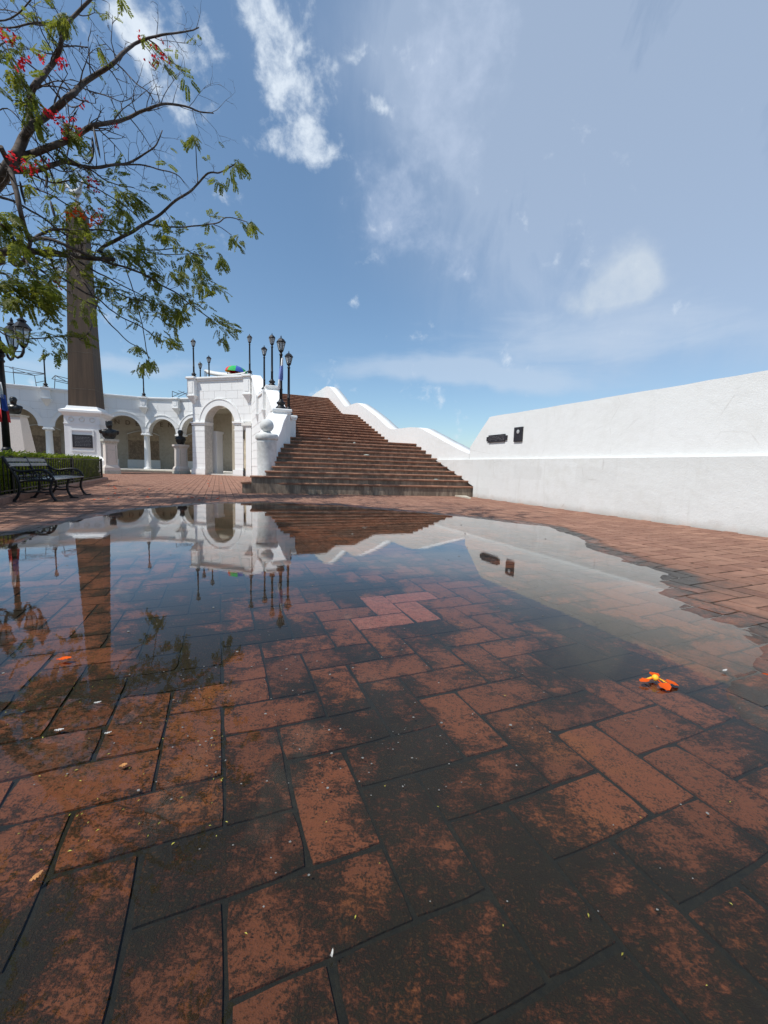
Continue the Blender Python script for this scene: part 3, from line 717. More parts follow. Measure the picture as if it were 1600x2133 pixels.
def pier(parent, u_, v_, zt, w_=0.46, zb=-0.05, bracket=True, body=True):
    mb = MB()
    if body: mb.box(uv(u_ - w_ / 2, v_ - w_ / 2, zb), U * w_, V * w_, Z * (zt - 0.14 - zb)); 
    o = mb.build('pier', M['white'], parent)
    mb = MB(); mb.bbox(uv(u_ - w_ / 2 - 0.05, v_ - w_ / 2 - 0.05, zt - 0.09), U * (w_ + 0.1), V * (w_ + 0.1), Z * 0.09, 0.02)
    mb.box(uv(u_ - w_ / 2 - 0.025, v_ - w_ / 2 - 0.025, zt - 0.14), U * (w_ + 0.05), V * (w_ + 0.05), Z * 0.05)
    mb.build('pier_cap', M['white'], o)
    if bracket:
        mb = MB(); z1 = zt - 0.15; pz = zt - 0.95; vo = v_ - w_ / 2 - 0.004
        mb.box(uv(u_ - 0.16, vo - 0.14, pz), U * 0.32, V * 0.14, Z * (z1 - pz))
        a_ = [uv(u_ - 0.2, vo - 0.17, pz), uv(u_ + 0.2, vo - 0.17, pz), uv(u_ + 0.2, vo, pz), uv(u_ - 0.2, vo, pz)]
        b_ = [uv(u_ - 0.04, vo - 0.02, pz - 0.55), uv(u_ + 0.04, vo - 0.02, pz - 0.55), uv(u_ + 0.04, vo, pz - 0.55), uv(u_ - 0.04, vo, pz - 0.55)]
        mb.loft([b_, a_], False); mb.build('bracket', M['white'], o)
    return zt
PA, PA2, PB, PB2 = (12.2, 1.68, 2.26), (13.75, 2.14, 2.28), (17.2, 2.02, 3.78), (19.2, 1.92, 3.82)
pier(wing, *PA, bracket=False); pier(wing, *PA2, w_=0.40, bracket=False); pier(wing, *PB, w_=0.46); pier(wing, *PB2, w_=0.42)
# ball post
pc = uv(10.6, 1.12, 0)
bp = thing('ball_post', 'round pale grey post with a stone ball at the foot of the stairs', 'post', pc)
mb = MB(); mb.lathe(pc, [(0.265, 0.0), (0.265, 0.30), (0.245, 0.33), (0.235, 0.36), (0.225, 0.40), (0.232, 0.8), (0.238, 1.22), (0.25, 1.25), (0.238, 1.27), (0.25, 1.29)], 28); mb.build('shaft', M['ball'], bp)
mb = MB(); mb.lathe(pc, [(0.255, 1.29), (0.275, 1.31), (0.275, 1.40), (0.255, 1.43), (0.11, 1.455), (0.095, 1.49)], 28); mb.build('cap', M['ball'], bp)
mb = MB(); mb.lathe(pc + Z * 1.64, [(0.165 * math.sin(a_), -0.165 * math.cos(a_)) for a_ in [PI * i / 14 for i in range(15)]], 24); mb.build('ball', M['ball'], bp)

# ------------------------------------------------------------------ arch panel builder (pavilion and arcade)
def arch_low(x, xc, R_, sp):
    d = abs(x - xc)
    return sp + math.sqrt(max(0, R_ * R_ - d * d)) if d < R_ else None
def xs_for(x0, x1, xc, R_, n=20):
    s = {x0, x1}
    for i in range(n + 1):
        x = xc - R_ * math.cos(PI * i / n)
        if x0 < x < x1: s.add(x)
    return sorted(s)
class Frame:
    def __init__(s, o, ex): s.o = Vector(o); s.ex = Vector(ex).normalized(); s.ez = Z; s.ey = s.ez.cross(s.ex)   # ey points away from the viewer
    def P(s, x, y, z): return s.o + s.ex * x + s.ey * y + s.ez * z
def arch_wall(mb, fr, x0, x1, z1, xc, R_, sp, th, jamb_z=0.0):
    """wall from x0..x1 up to z1 with an arched opening; under the springing the piers go down to jamb_z"""
    xs = xs_for(x0, x1, xc, R_)
    for a_, b_ in zip(xs, xs[1:]):
        m_ = (a_ + b_) / 2
        if abs(m_ - xc) < R_: la, lb = arch_low(a_, xc, R_, sp) or sp, arch_low(b_, xc, R_, sp) or sp
        else: la = lb = jamb_z
        for y, fl in ((0, 0), (th, 1)):
            q = [fr.P(a_, y, la), fr.P(b_, y, lb), fr.P(b_, y, z1), fr.P(a_, y, z1)]
            mb.poly(q[::-1] if fl else q)
        mb.poly([fr.P(a_, 0, la), fr.P(a_, th, la), fr.P(b_, th, lb), fr.P(b_, 0, lb)], True)
        mb.poly([fr.P(a_, 0, z1), fr.P(b_, 0, z1), fr.P(b_, th, z1), fr.P(a_, th, z1)])
    for x, s in ((x0, 1), (x1, -1)):
        q = [fr.P(x, 0, jamb_z), fr.P(x, 0, z1), fr.P(x, th, z1), fr.P(x, th, jamb_z)]
        mb.poly(q if s > 0 else q[::-1])
    if jamb_z < sp:
        for x, s in ((xc - R_, -1), (xc + R_, 1)):
            q = [fr.P(x, 0, jamb_z), fr.P(x, 0, sp), fr.P(x, th, sp), fr.P(x, th, jamb_z)]
            mb.poly(q if s > 0 else q[::-1])
def archivolt(mb, fr, xc, R1, R2, sp, prj, a0=0.0, a1=PI, n=22, lip=0.03):
    rings = []
    for i in range(n + 1):
        a_ = a0 + (a1 - a0) * i / n; c_, s_ = math.cos(a_), math.sin(a_)
        rings.append([fr.P(xc + R1 * c_, 0.0, sp + R1 * s_), fr.P(xc + R1 * c_, -prj, sp + R1 * s_), fr.P(xc + (R2 - 0.05) * c_, -prj, sp + (R2 - 0.05) * s_), fr.P(xc + (R2 - 0.05) * c_, -prj - lip, sp + (R2 - 0.05) * s_),
                      fr.P(xc + R2 * c_, -prj - lip, sp + R2 * s_), fr.P(xc + R2 * c_, 0.0, sp + R2 * s_)])
    mb.loft(rings, False)
def block_face(fr, x0, x1, z0, z1, xc, R_, sp, prj=0.012):
    """one facing block, its lower edge cut by the arch"""
    xs = [x for x in xs_for(x0, x1, xc, R_, 26)]
    lo = []
    for x in xs:
        l = arch_low(x, xc, R_, sp)
        lo.append(max(z0, l) if l is not None else z0)
    keep = [(x, l) for x, l in zip(xs, lo) if l < z1 - 0.02]
    if len(keep) < 2 or keep[-1][0] - keep[0][0] < 0.06: return None
    mb = MB(); pts = [fr.P(x, -prj, l) for x, l in keep] + [fr.P(keep[-1][0], -prj, z1), fr.P(keep[0][0], -prj, z1)]
    mb.prism(pts, fr.ey * (prj + 0.01)); return mb

# ------------------------------------------------------------------ pavilion
FL, FR = Vector((-10.5, 22.4, 0)), Vector((-6.97, 21.3, 0))
pf = Frame(FL, FR - FL); PWID = (FR - FL).length; PH = 5.08
pav = thing('arch_pavilion', 'white block-built pavilion with one tall arch beside the stairs', 'building', FL.lerp(FR, 0.5))
XC, RR, SP = 1.735, 0.955, 2.72
mb = MB(); arch_wall(mb, pf, 0, PWID, PH, XC, RR, SP, 0.55, -0.05); mb.build('front_wall', M['joint'], pav)
mb = MB(); archivolt(mb, pf, XC, RR, RR + 0.37, SP, 0.035); mb.build('archivolt', M['white'], pav)
zrows = [2.84 + 0.40 * i for i in range(6)]
for r_, z0 in enumerate(zrows):
    z1 = min(z0 + 0.388, 4.98)
    x = 0.0 if r_ % 2 else -0.35
    while x < PWID:
        a_, b_ = max(x + 0.007, 0.0), min(x + 0.72 - 0.007, PWID)
        if b_ - a_ > 0.08:
            m_ = block_face(pf, a_, b_, z0, z1, XC, RR + 0.375, SP)
            if m_: m_.build('block', M['white'], pav)
        x += 0.72
for (xa, xb) in ((0.0, XC - RR), (XC + RR, PWID - 0.50)):
    for i in range(8):
        z0 = 0.34 + i * 0.285
        mb = MB(); mb.box(pf.P(xa - (0.04 if xa == 0 else 0), -0.04, z0), pf.ex * (xb - xa + (0.04 if xa == 0 else 0)), pf.ey * 0.05, Z * 0.275); mb.build('block', M['white'], pav)
    mb = MB(); mb.box(pf.P(xa - 0.09, -0.10, -0.05), pf.ex * (xb - xa + 0.12), pf.ey * 0.11, Z * 0.38); mb.build('plinth', M['white'], pav)
    mb = MB(); mb.box(pf.P(xa - 0.06, -0.06, 2.66), pf.ex * (xb - xa + 0.09), pf.ey * 0.62, Z * 0.10); mb.box(pf.P(xa - 0.10, -0.11, 2.76), pf.ex * (xb - xa + 0.17), pf.ey * 0.70, Z * 0.08)
    mb.box(pf.P(xa - 0.045, -0.05, 2.40), pf.ex * (xb - xa + 0.06), pf.ey * 0.06, Z * 0.04)
    mb.build('impost', M['white'], pav)
# narrow side pilaster with broken cap and a drain slot
mb = MB(); mb.box(pf.P(PWID - 0.28, -0.10, -0.05), pf.ex * 0.32, pf.ey * 0.11, Z * 2.70); mb.build('side_pilaster', M['white'], pav)
mb = MB(); mb.box(pf.P(PWID - 0.50, -0.16, 2.62), pf.ex * 0.60, pf.ey * 0.17, Z * 0.14); mb.box(pf.P(PWID - 0.46, -0.12, 2.54), pf.ex * 0.5, pf.ey * 0.13, Z * 0.08); mb.build('side_cap', M['white_old'], pav)
mb = MB(); mb.box(pf.P(PWID - 0.46, -0.012, 0.3), pf.ex * 0.14, pf.ey * 0.02, Z * 2.1); mb.build('drain_recess', M['plaque_cream'], pav)
mb = MB(); mb.tube([pf.P(PWID - 0.44, -0.05, z_) for z_ in (0.05, 0.45)], 0.03, 8); mb.tube([pf.P(PWID - 0.44, -0.05, z_) for z_ in (1.95, 2.45)], 0.025, 8); mb.build('drain_pipe', M['iron'], pav)
# coping
mb = MB(); mb.bbox(pf.P(-0.10, -0.14, PH - 0.02), pf.ex * (PWID + 0.2), pf.ey * 0.75, Z * 0.10, 0.02); mb.box(pf.P(-0.06, -0.08, PH - 0.10), pf.ex * (PWID + 0.12), pf.ey * 0.65, Z * 0.08); mb.build('coping', M['white'], pav)
def fbracket(parent, fr, x, zt, zb, w_=0.40, prj=0.28, drop=0.45, out=0.0, cap=True):
    mb = MB(); mb.box(fr.P(x - w_ / 2, -prj, zb), fr.ex * w_, fr.ey * (prj - 0.004), Z * (zt - zb))
    mb.box(fr.P(x - w_ * 0.28, -prj - 0.02, zb + 0.12), fr.ex * w_ * 0.56, fr.ey * 0.02, Z * (zt - zb - 0.28))
    mb.box(fr.P(x - w_ / 2 - 0.05, -prj - 0.05, zb - 0.05), fr.ex * (w_ + 0.1), fr.ey * (prj + 0.046), Z * 0.06)
    a_ = [fr.P(x - w_ / 2 - 0.03, -prj - 0.03, zb - 0.052), fr.P(x + w_ / 2 + 0.03, -prj - 0.03, zb - 0.052), fr.P(x + w_ / 2 + 0.03, -0.004, zb - 0.052), fr.P(x - w_ / 2 - 0.03, -0.004, zb - 0.052)]
    b_ = [fr.P(x - 0.07, -0.03, zb - drop), fr.P(x + 0.07, -0.03, zb - drop), fr.P(x + 0.07, -0.004, zb - drop), fr.P(x - 0.07, -0.004, zb - drop)]
    mb.loft([b_, a_], False)
    if cap: mb.bbox(fr.P(x - w_ / 2 - 0.07, -prj - 0.08, zt), fr.ex * (w_ + 0.14), fr.ey * (prj + 0.3), Z * 0.11, 0.02)
    mb.build('bracket', M['white'], parent)
fbracket(pav, pf, 0.10, PH - 0.02, 4.22, 0.44, 0.24, 0.42)
fbracket(pav, pf, PWID - 0.12, PH - 0.02, 4.22, 0.40, 0.22, 0.42)
# inside of the passage
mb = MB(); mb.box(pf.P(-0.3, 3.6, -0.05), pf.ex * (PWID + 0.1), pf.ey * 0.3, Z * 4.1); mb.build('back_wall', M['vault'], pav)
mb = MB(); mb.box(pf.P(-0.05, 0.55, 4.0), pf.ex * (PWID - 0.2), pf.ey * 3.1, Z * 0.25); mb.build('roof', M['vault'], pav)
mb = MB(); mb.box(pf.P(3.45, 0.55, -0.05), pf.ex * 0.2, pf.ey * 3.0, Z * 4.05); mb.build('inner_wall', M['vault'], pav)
mb = MB(); mb.box(pf.P(0.36, 0.8, -0.05), pf.ex * 0.50, pf.ey * 0.5, Z * 2.35); mb.box(pf.P(0.31, 0.75, 2.3), pf.ex * 0.60, pf.ey * 0.6, Z * 0.12); mb.build('inner_pier', M['white'], pav)
mb = MB(); mb.box(pf.P(2.55, 1.6, -0.05), pf.ex * 0.45, pf.ey * 0.4, Z * 2.15); mb.box(pf.P(2.48, 1.53, 2.1), pf.ex * 0.59, pf.ey * 0.54, Z * 0.12); mb.box(pf.P(2.48, 1.53, -0.05), pf.ex * 0.59, pf.ey * 0.54, Z * 0.4); mb.build('inner_pier', M['white_old'], pav)
mb = MB(); mb.box(pf.P(-0.05, 0.2, -0.03), pf.ex * (PWID + 0.1), pf.ey * 3.4, Z * 0.10); mb.build('threshold', M['white_old'], pav)

def stone_plaque(fr, x, y, w_, z0, z1, label, mat, cream=False):
    t_ = thing('stone_plaque', label, 'plaque', fr.P(x, y, 0), 'inscribed stone plaques on the vault wall')
    mb = MB(); mb.box(fr.P(x - w_ / 2 - 0.06, y - 0.14, 0.02), fr.ex * (w_ + 0.12), fr.ey * 0.14, Z * (z0 - 0.02)); mb.build('dado', M['white_old'], t_)
    mb = MB(); mb.box(fr.P(x - w_ / 2, y - 0.05, z0), fr.ex * w_, fr.ey * 0.05, Z * (z1 - z0)); mb.build('slab', mat, t_)
    mb = MB(); pts = [fr.P(x - w_ / 2, y - 0.04, z1), fr.P(x + w_ / 2, y - 0.04, z1), fr.P(x + w_ / 2, y - 0.04, z1 + 0.38)]
    for i in range(1, 10):
        a_ = i / 10; pts.append(fr.P(x + w_ / 2 - w_ * a_, y - 0.04, z1 + 0.38 + 0.26 * math.sin(PI * a_)))
    pts.append(fr.P(x - w_ / 2, y - 0.04, z1 + 0.38)); mb.prism(pts, fr.ey * 0.04); mb.build('arched_head', M['niche'] if not cream else M['plaque_cream'], t_)
    mb = MB(); rings = []
    for i in range(0, 15):
        a_ = i / 14; xx = x + w_ / 2 + 0.04 - (w_ + 0.08) * a_; zz = z1 + 0.40 + 0.28 * math.sin(PI * a_)
        rings.append([fr.P(xx, y, zz), fr.P(xx, y - 0.10, zz), fr.P(xx, y - 0.10, zz + 0.05), fr.P(xx, y, zz + 0.05)])
    mb.loft(rings, False); mb.build('hood_mould', M['white_old'], t_)
    mb = MB(); z_ = z1 - 0.10
    while z_ > z0 + 0.06:
        xx = x - w_ / 2 + 0.08
        while xx < x + w_ / 2 - 0.10:
            l = random.uniform(0.04, 0.16); l = min(l, x + w_ / 2 - 0.07 - xx)
            mb.box(fr.P(xx, y - 0.056, z_), fr.ex * l, fr.ey * 0.007, Z * 0.022); xx += l + 0.03
        z_ -= 0.062
    o = mb.build('inscription', M['inscription'], t_); o['kind'] = 'stuff'
stone_plaque(pf, 2.35, 3.58, 0.72, 0.62, 2.15, 'narrow cream stone plaque seen through the tall arch of the pavilion', M['plaque_cream'], True)

# ------------------------------------------------------------------ arcade
RING = [Vector(p + (0,)) for p in ((-25.8, 22.0), (-23.7, 24.1), (-21.1, 25.7), (-18.9, 27.3), (-16.6, 28.4), (-14.3, 28.4), (-11.9, 27.6), (-9.9, 26.2))]
AH = 4.87
arc = thing('vaulted_arcade', 'curved white arcade of round arches on slim columns behind the obelisk', 'arcade', RING[4])
frames = []
for i in range(len(RING) - 2):
    a_, b_ = RING[i], RING[i + 1]; fr = Frame(a_, b_ - a_); L = (b_ - a_).length; frames.append((fr, L))
    R_ = min(1.04, L / 2 - 0.22); xc = L / 2; sp = 2.62
    mb = MB(); arch_wall(mb, fr, 0.0, L, AH, xc, R_, sp, 0.45, sp); mb.build('bay_wall', M['joint'], arc)
    mb = MB(); archivolt(mb, fr, xc, R_, R_ + 0.27, sp, 0.028, 0.30, PI - 0.30, 20, 0.035); mb.build('archivolt', M['white'], arc)
    mb = MB()
    # spandrel skin flush with the blocks, on both sides of the arch foot
    for r_, (z0, z1) in enumerate(((2.62, 3.15), (3.15, 3.65), (3.65, 4.08), (4.08, 4.88))):
        x = 0.0 if r_ % 2 else -0.45
        while x < L:
            xa, xb = max(x + 0.005, 0.0), min(x + 0.9 - 0.005, L)
            if xb - xa > 0.1:
                m_ = block_face(fr, xa, xb, z0 + 0.006, z1 - 0.006, xc, R_ + (0.275 if z0 > 2.9 else 0.0), sp if z0 > 2.9 else sp, 0.012)
                if m_: m_.build('block', M['white'], arc)
            x += 0.9
    mb = MB(); mb.bbox(fr.P(-0.03, -0.12, AH), fr.ex * (L + 0.06), fr.ey * 0.65, Z * 0.11, 0.02); mb.box(fr.P(-0.02, -0.06, AH - 0.09), fr.ex * (L + 0.04), fr.ey * 0.5, Z * 0.09); mb.build('coping', M['white'], arc)
for i, p in enumerate(RING):
    if i == 0 or i == len(RING) - 1: continue
    d = (RING[i + 1] - RING[i - 1]).normalized(); fr = Frame(p, d)
    c_ = fr.P(0, 0.22, 0)
    mb = MB(); mb.lathe(c_, [(0.25, 0.05), (0.25, 0.14), (0.235, 0.17), (0.225, 0.22), (0.20, 0.26), (0.195, 1.2), (0.175, 2.18), (0.185, 2.20), (0.185, 2.23), (0.175, 2.25), (0.175, 2.36), (0.21, 2.42)], 20); o = mb.build('column', M['white'], arc)
    mb = MB(); mb.bbox(c_ - d * 0.29 - fr.ey * 0.29 + Z * 2.42, d * 0.58, fr.ey * 0.58, Z * 0.09, 0.015); mb.bbox(c_ - d * 0.24 - fr.ey * 0.24 + Z * 2.51, d * 0.48, fr.ey * 0.48, Z * 0.11, 0.01); mb.build('capital', M['white'], o)
    fbracket(arc, fr, 0, AH - 0.02, 4.30, 0.40, 0.34, 0.42)
# floor, ceiling and back wall of the vault
BK = []
for i, p in enumerate(RING):
    a_ = RING[max(0, i - 1)]; b_ = RING[min(len(RING) - 1, i + 1)]; fr = Frame(p, b_ - a_); BK.append((p + fr.ey * 2.7, p - fr.ey * 1.4))
mb = MB()
mb.prism([q[1] + Z * -0.02 for q in BK] + [q[0] + Z * -0.02 for q in BK[::-1]], Z * 0.07); mb.build('floor_step', M['apron'], arc)
mb = MB(); mb.prism([p + Z * -0.02 - (p - q[0]).normalized() * -0.55 for p, q in zip(RING, BK)] + [q[0] + Z * -0.02 for q in BK[::-1]], Z * 0.11); mb.build('vault_floor', M['white_old'], arc)
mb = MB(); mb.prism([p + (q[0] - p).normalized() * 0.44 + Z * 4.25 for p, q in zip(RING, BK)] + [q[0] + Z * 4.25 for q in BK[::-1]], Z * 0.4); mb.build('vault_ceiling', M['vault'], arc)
bkf = []
for (p, _), (q, _) in zip(BK, BK[1:]):
    fr = Frame(p, q - p); L = (q - p).length; bkf.append((fr, L))
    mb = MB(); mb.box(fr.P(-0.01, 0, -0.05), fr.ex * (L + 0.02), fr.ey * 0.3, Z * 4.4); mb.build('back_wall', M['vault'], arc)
def on_back(px, py):
    """point of the back wall seen at a pixel"""
    d = ray(px, py)
    for fr, L in bkf:
        n_ = fr.ey; t_ = (fr.o - CAM).dot(n_) / d.dot(n_)
        p = CAM + d * t_; x = (p - fr.o).dot(fr.ex)
        if t_ > 0 and 0 <= x <= L: return fr, x, p.z
    return None
for px, lab in ((300, 'brown inscribed stone plaque behind the column between the two middle arches'), (414, 'brown inscribed stone plaque in the arch cut off by the pavilion'), (214, 'brown inscribed stone plaque hidden partly by the obelisk base'), (88, 'brown inscribed stone plaque in the vault behind the tapered pedestal')):
    r_ = on_back(px, 930)
    if r_: stone_plaque(r_[0], r_[1], -0.02, 2.0, 0.72, 2.15, lab, M['plaque_stone'])
# letters of the wall inscription
def text_mesh(ch, size, depth):
    cu = bpy.data.curves.new('letter_' + ch, 'FONT'); cu.body = ch; cu.size = size; cu.extrude = depth; cu.align_x = 'CENTER'; cu.resolution_u = 3
    ob = bpy.data.objects.new('tmp', cu); COL.objects.link(ob)
    dg = bpy.context.evaluated_depsgraph_get(); me = bpy.data.meshes.new_from_object(ob.evaluated_get(dg))
    bpy.data.objects.remove(ob); return me
for ch, px, py in (('I', 222, 876), ('N', 244, 878), ('D', 266.5, 880), ('E', 285.5, 882), ('P', 318, 884), ('E', 336.5, 884.5), ('N', 354.5, 885), ('D', 400, 882), ('E', 416, 880)):
    r_ = on_back(px, py)
    if not r_: continue
    fr, x, z_ = r_; me = text_mesh(ch, 0.46, 0.012); me.materials.append(M['letter'])
    o = bpy.data.objects.new('letter', me); COL.objects.link(o); o.parent = arc
    o.matrix_local = Matrix.Translation(fr.P(x, -0.02, z_ - 0.17) - ORG[arc.name]) @ Matrix((fr.ex, fr.ez, -fr.ey)).transposed().to_4x4()
# terrace deck behind the parapets (on top of the vaults)
mb = MB(); mb.prism([p + (q[0] - p).normalized() * 0.46 + Z * 4.66 for p, q in zip(RING, BK)] + [q[0] + Z * 4.66 for q in BK[::-1]], Z * 0.05)
tag(mb.build('terrace', M['apron']), kind='structure', label='paved terrace on top of the vaults')

# ------------------------------------------------------------------ obelisk
DO = 19.5; oc = Vector((-0.697 * DO + 0.10, DO, 0)); th_ = math.radians(17.5)
ofr = Frame(oc, (math.cos(th_), math.sin(th_), 0))          # origin = front right corner of the cornice
S = 1.62; cx_, cy_ = -S / 2, S / 2
ob = thing('obelisk', 'tall tapering brown obelisk on a white stepped pedestal', 'obelisk', ofr.P(cx_, cy_, 0))
def sq(mb, half0, half1, z0, z1):
    a_ = [ofr.P(cx_ + sx * half0, cy_ + sy * half0, z0) for sx, sy in ((-1, -1), (1, -1), (1, 1), (-1, 1))]
    b_ = [ofr.P(cx_ + sx * half1, cy_ + sy * half1, z1) for sx, sy in ((-1, -1), (1, -1), (1, 1), (-1, 1))]
    mb.loft([a_, b_], False)
mb = MB(); sq(mb, 0.92, 0.92, 0, 0.62); sq(mb, 0.90, 0.76, 0.62, 0.80); mb.build('base', M['white'], ob)
mb = MB(); sq(mb, 0.72, 0.71, 0.78, 2.70); mb.build('dado', M['white'], ob)
mb = MB(); sq(mb, 0.72, 0.84, 2.66, 2.82); sq(mb, 0.86, 0.86, 2.82, 2.92); sq(mb, 0.84, 0.66, 2.92, 3.00); sq(mb, 0.66, 0.61, 3.00, 3.13); mb.build('cornice', M['white'], ob)
mb = MB(); sq(mb, 0.735, 0.735, 2.28, 2.33); mb.build('string_course', M['white'], ob)
mb = MB(); sq(mb, 0.565, 0.335, 3.12, 11.9); sq(mb, 0.335, 0.02, 11.9, 12.4); mb.build('shaft', M['obelisk'], ob)
for zj in (3.92, 5.6, 7.3, 9.0, 10.6):
    hj = 0.565 + (0.335 - 0.565) * (zj - 3.12) / (11.9 - 3.12) + 0.003; mb = MB(); sq(mb, hj, hj, zj, zj + 0.022); mb.build('joint', M['joint_brown'], ob)
mb = MB()
for sx in (-0.645, 0.645): pass
for (xa, za, w_, h_) in ((-0.47, 1.02, 0.94, 0.06), (-0.47, 1.98, 0.94, 0.06), (-0.47, 1.08, 0.06, 0.90), (0.41, 1.08, 0.06, 0.90)):
    mb.box(ofr.P(cx_ + xa, cy_ - 0.745, za), ofr.ex * w_, ofr.ey * 0.05, Z * h_)
mb.build('panel_moulding', M['white'], ob)
mb = MB()
for k in (-0.42, 0, 0.42):
    pts = [ofr.P(cx_ + k + 0.10 * math.cos(a_), cy_ - 0.725, 2.50 + 0.10 * math.sin(a_)) for a_ in [2 * PI * i / 16 for i in range(17)]]
    mb.tube(pts, 0.02, 5)
    mb.build('wreath', M['white_old'], ob); mb = MB()
t = thing('pedestal_plaque', 'dark rectangular bronze plaque on the white obelisk pedestal', 'plaque', ofr.P(cx_, cy_ - 0.75, 1.2))
mb = MB(); mb.box(ofr.P(cx_ - 0.40, cy_ - 0.765, 1.20), ofr.ex * 0.80, ofr.ey * 0.035, Z * 0.60); mb.build('plate', M['plate'], t)
mb = MB()
for r_ in range(7):
    xx = -0.30
    while xx < 0.28:
        l = random.uniform(0.03, 0.10); mb.box(ofr.P(cx_ + xx, cy_ - 0.771, 1.28 + r_ * 0.065), ofr.ex * l, ofr.ey * 0.006, Z * 0.022); xx += l + 0.02
o = mb.build('raised_text', M['plate_relief'], t); o['kind'] = 'stuff'
# cockerel on the tip
rp = ofr.P(cx_, cy_, 12.38)
t = thing('cockerel_statue', 'small pale metal cockerel standing on the tip of the obelisk', 'statue', rp)
mb = MB(); ex = Vector((1, 0, 0)); rings = []
for x, z_, r_ in ((-0.34, 0.50, 0.03), (-0.26, 0.42, 0.10), (-0.12, 0.36, 0.17), (0.05, 0.38, 0.19), (0.18, 0.50, 0.15), (0.22, 0.66, 0.10), (0.24, 0.78, 0.09), (0.30, 0.84, 0.07), (0.38, 0.83, 0.015)):
    rings.append([rp + ex * x + Z * z_ + Vector((0, 1, 0)) * r_ * 0.7 * math.cos(a_) + Z * r_ * math.sin(a_) for a_ in [2 * PI * k / 10 for k in range(10)]])
mb.loft(rings); mb.build('body', M['emblem'], t)
mb = MB()
for k in range(4): mb.tube([rp + ex * -0.22 + Z * 0.42, rp + ex * (-0.36 - 0.04 * k) + Z * (0.62 + 0.05 * k), rp + ex * (-0.52 - 0.03 * k) + Z * (0.62 - 0.10 * k)], [0.05, 0.045, 0.015], 6)
mb.build('tail', M['emblem'], t)
mb = MB()
for s in (-0.06, 0.06): mb.tube([rp + Vector((0, s, 0.30)), rp + Vector((0.02, s, 0.0))], 0.025, 6)
mb.build('legs', M['emblem'], t)

# ------------------------------------------------------------------ busts on pedestals
def view_frame(p, deg):
    """frame at ground point p whose back points away from the camera, turned by deg"""
    d = Vector((p.x - CAM.x, p.y - CAM.y, 0)).normalized()
    r_ = Vector((d.y, -d.x, 0)); a_ = math.radians(deg)
    ex = Vector((r_.x * math.cos(a_) - r_.y * math.sin(a_), r_.x * math.sin(a_) + r_.y * math.cos(a_), 0))
    return Frame(Vector((p.x, p.y, 0)), ex)
def sqf(mb, fr, h0, h1, z0, z1, dy=1.0):
    a_ = [fr.P(sx * h0, sy * h0 * dy, z0) for sx, sy in ((-1, -1), (1, -1), (1, 1), (-1, 1))]
    b_ = [fr.P(sx * h1, sy * h1 * dy, z1) for sx, sy in ((-1, -1), (1, -1), (1, 1), (-1, 1))]
    mb.loft([a_, b_], False)
def pedestal(p, deg, h, hw, label, mat, capmat):
    fr = view_frame(p, deg); t_ = thing('bust_pedestal', label, 'pedestal', fr.o)
    mb = MB(); sqf(mb, fr, hw * 1.36, hw * 1.36, 0, 0.16); mb.build('base_block', M['greystone'], t_)
    mb = MB(); sqf(mb, fr, hw * 1.30, hw * 1.30, 0.16, 0.30); sqf(mb, fr, hw * 1.28, hw * 1.04, 0.30, 0.42); mb.build('plinth', mat, t_)
    mb = MB(); sqf(mb, fr, hw, hw * 0.96, 0.40, h - 0.22); mb.build('dado', mat, t_)
    mb = MB()
    for sx in (-1, 1): mb.box(fr.P(sx * hw * 0.74 - 0.012, -hw - 0.008, 0.52), fr.ex * 0.024, fr.ey * 0.02, Z * (h - 0.82))
    mb.box(fr.P(-hw * 0.4, -hw - 0.006, h - 0.52), fr.ex * hw * 0.9, fr.ey * 0.02, Z * 0.02)
    mb.build('panel', M['greystone'], t_)
    mb = MB(); sqf(mb, fr, hw * 1.02, hw * 1.06, h - 0.24, h - 0.18); sqf(mb, fr, hw * 1.06, hw * 1.28, h - 0.18, h - 0.10); sqf(mb, fr, hw * 1.30, hw * 1.30, h - 0.10, h); mb.build('cap', capmat, t_)
    return fr
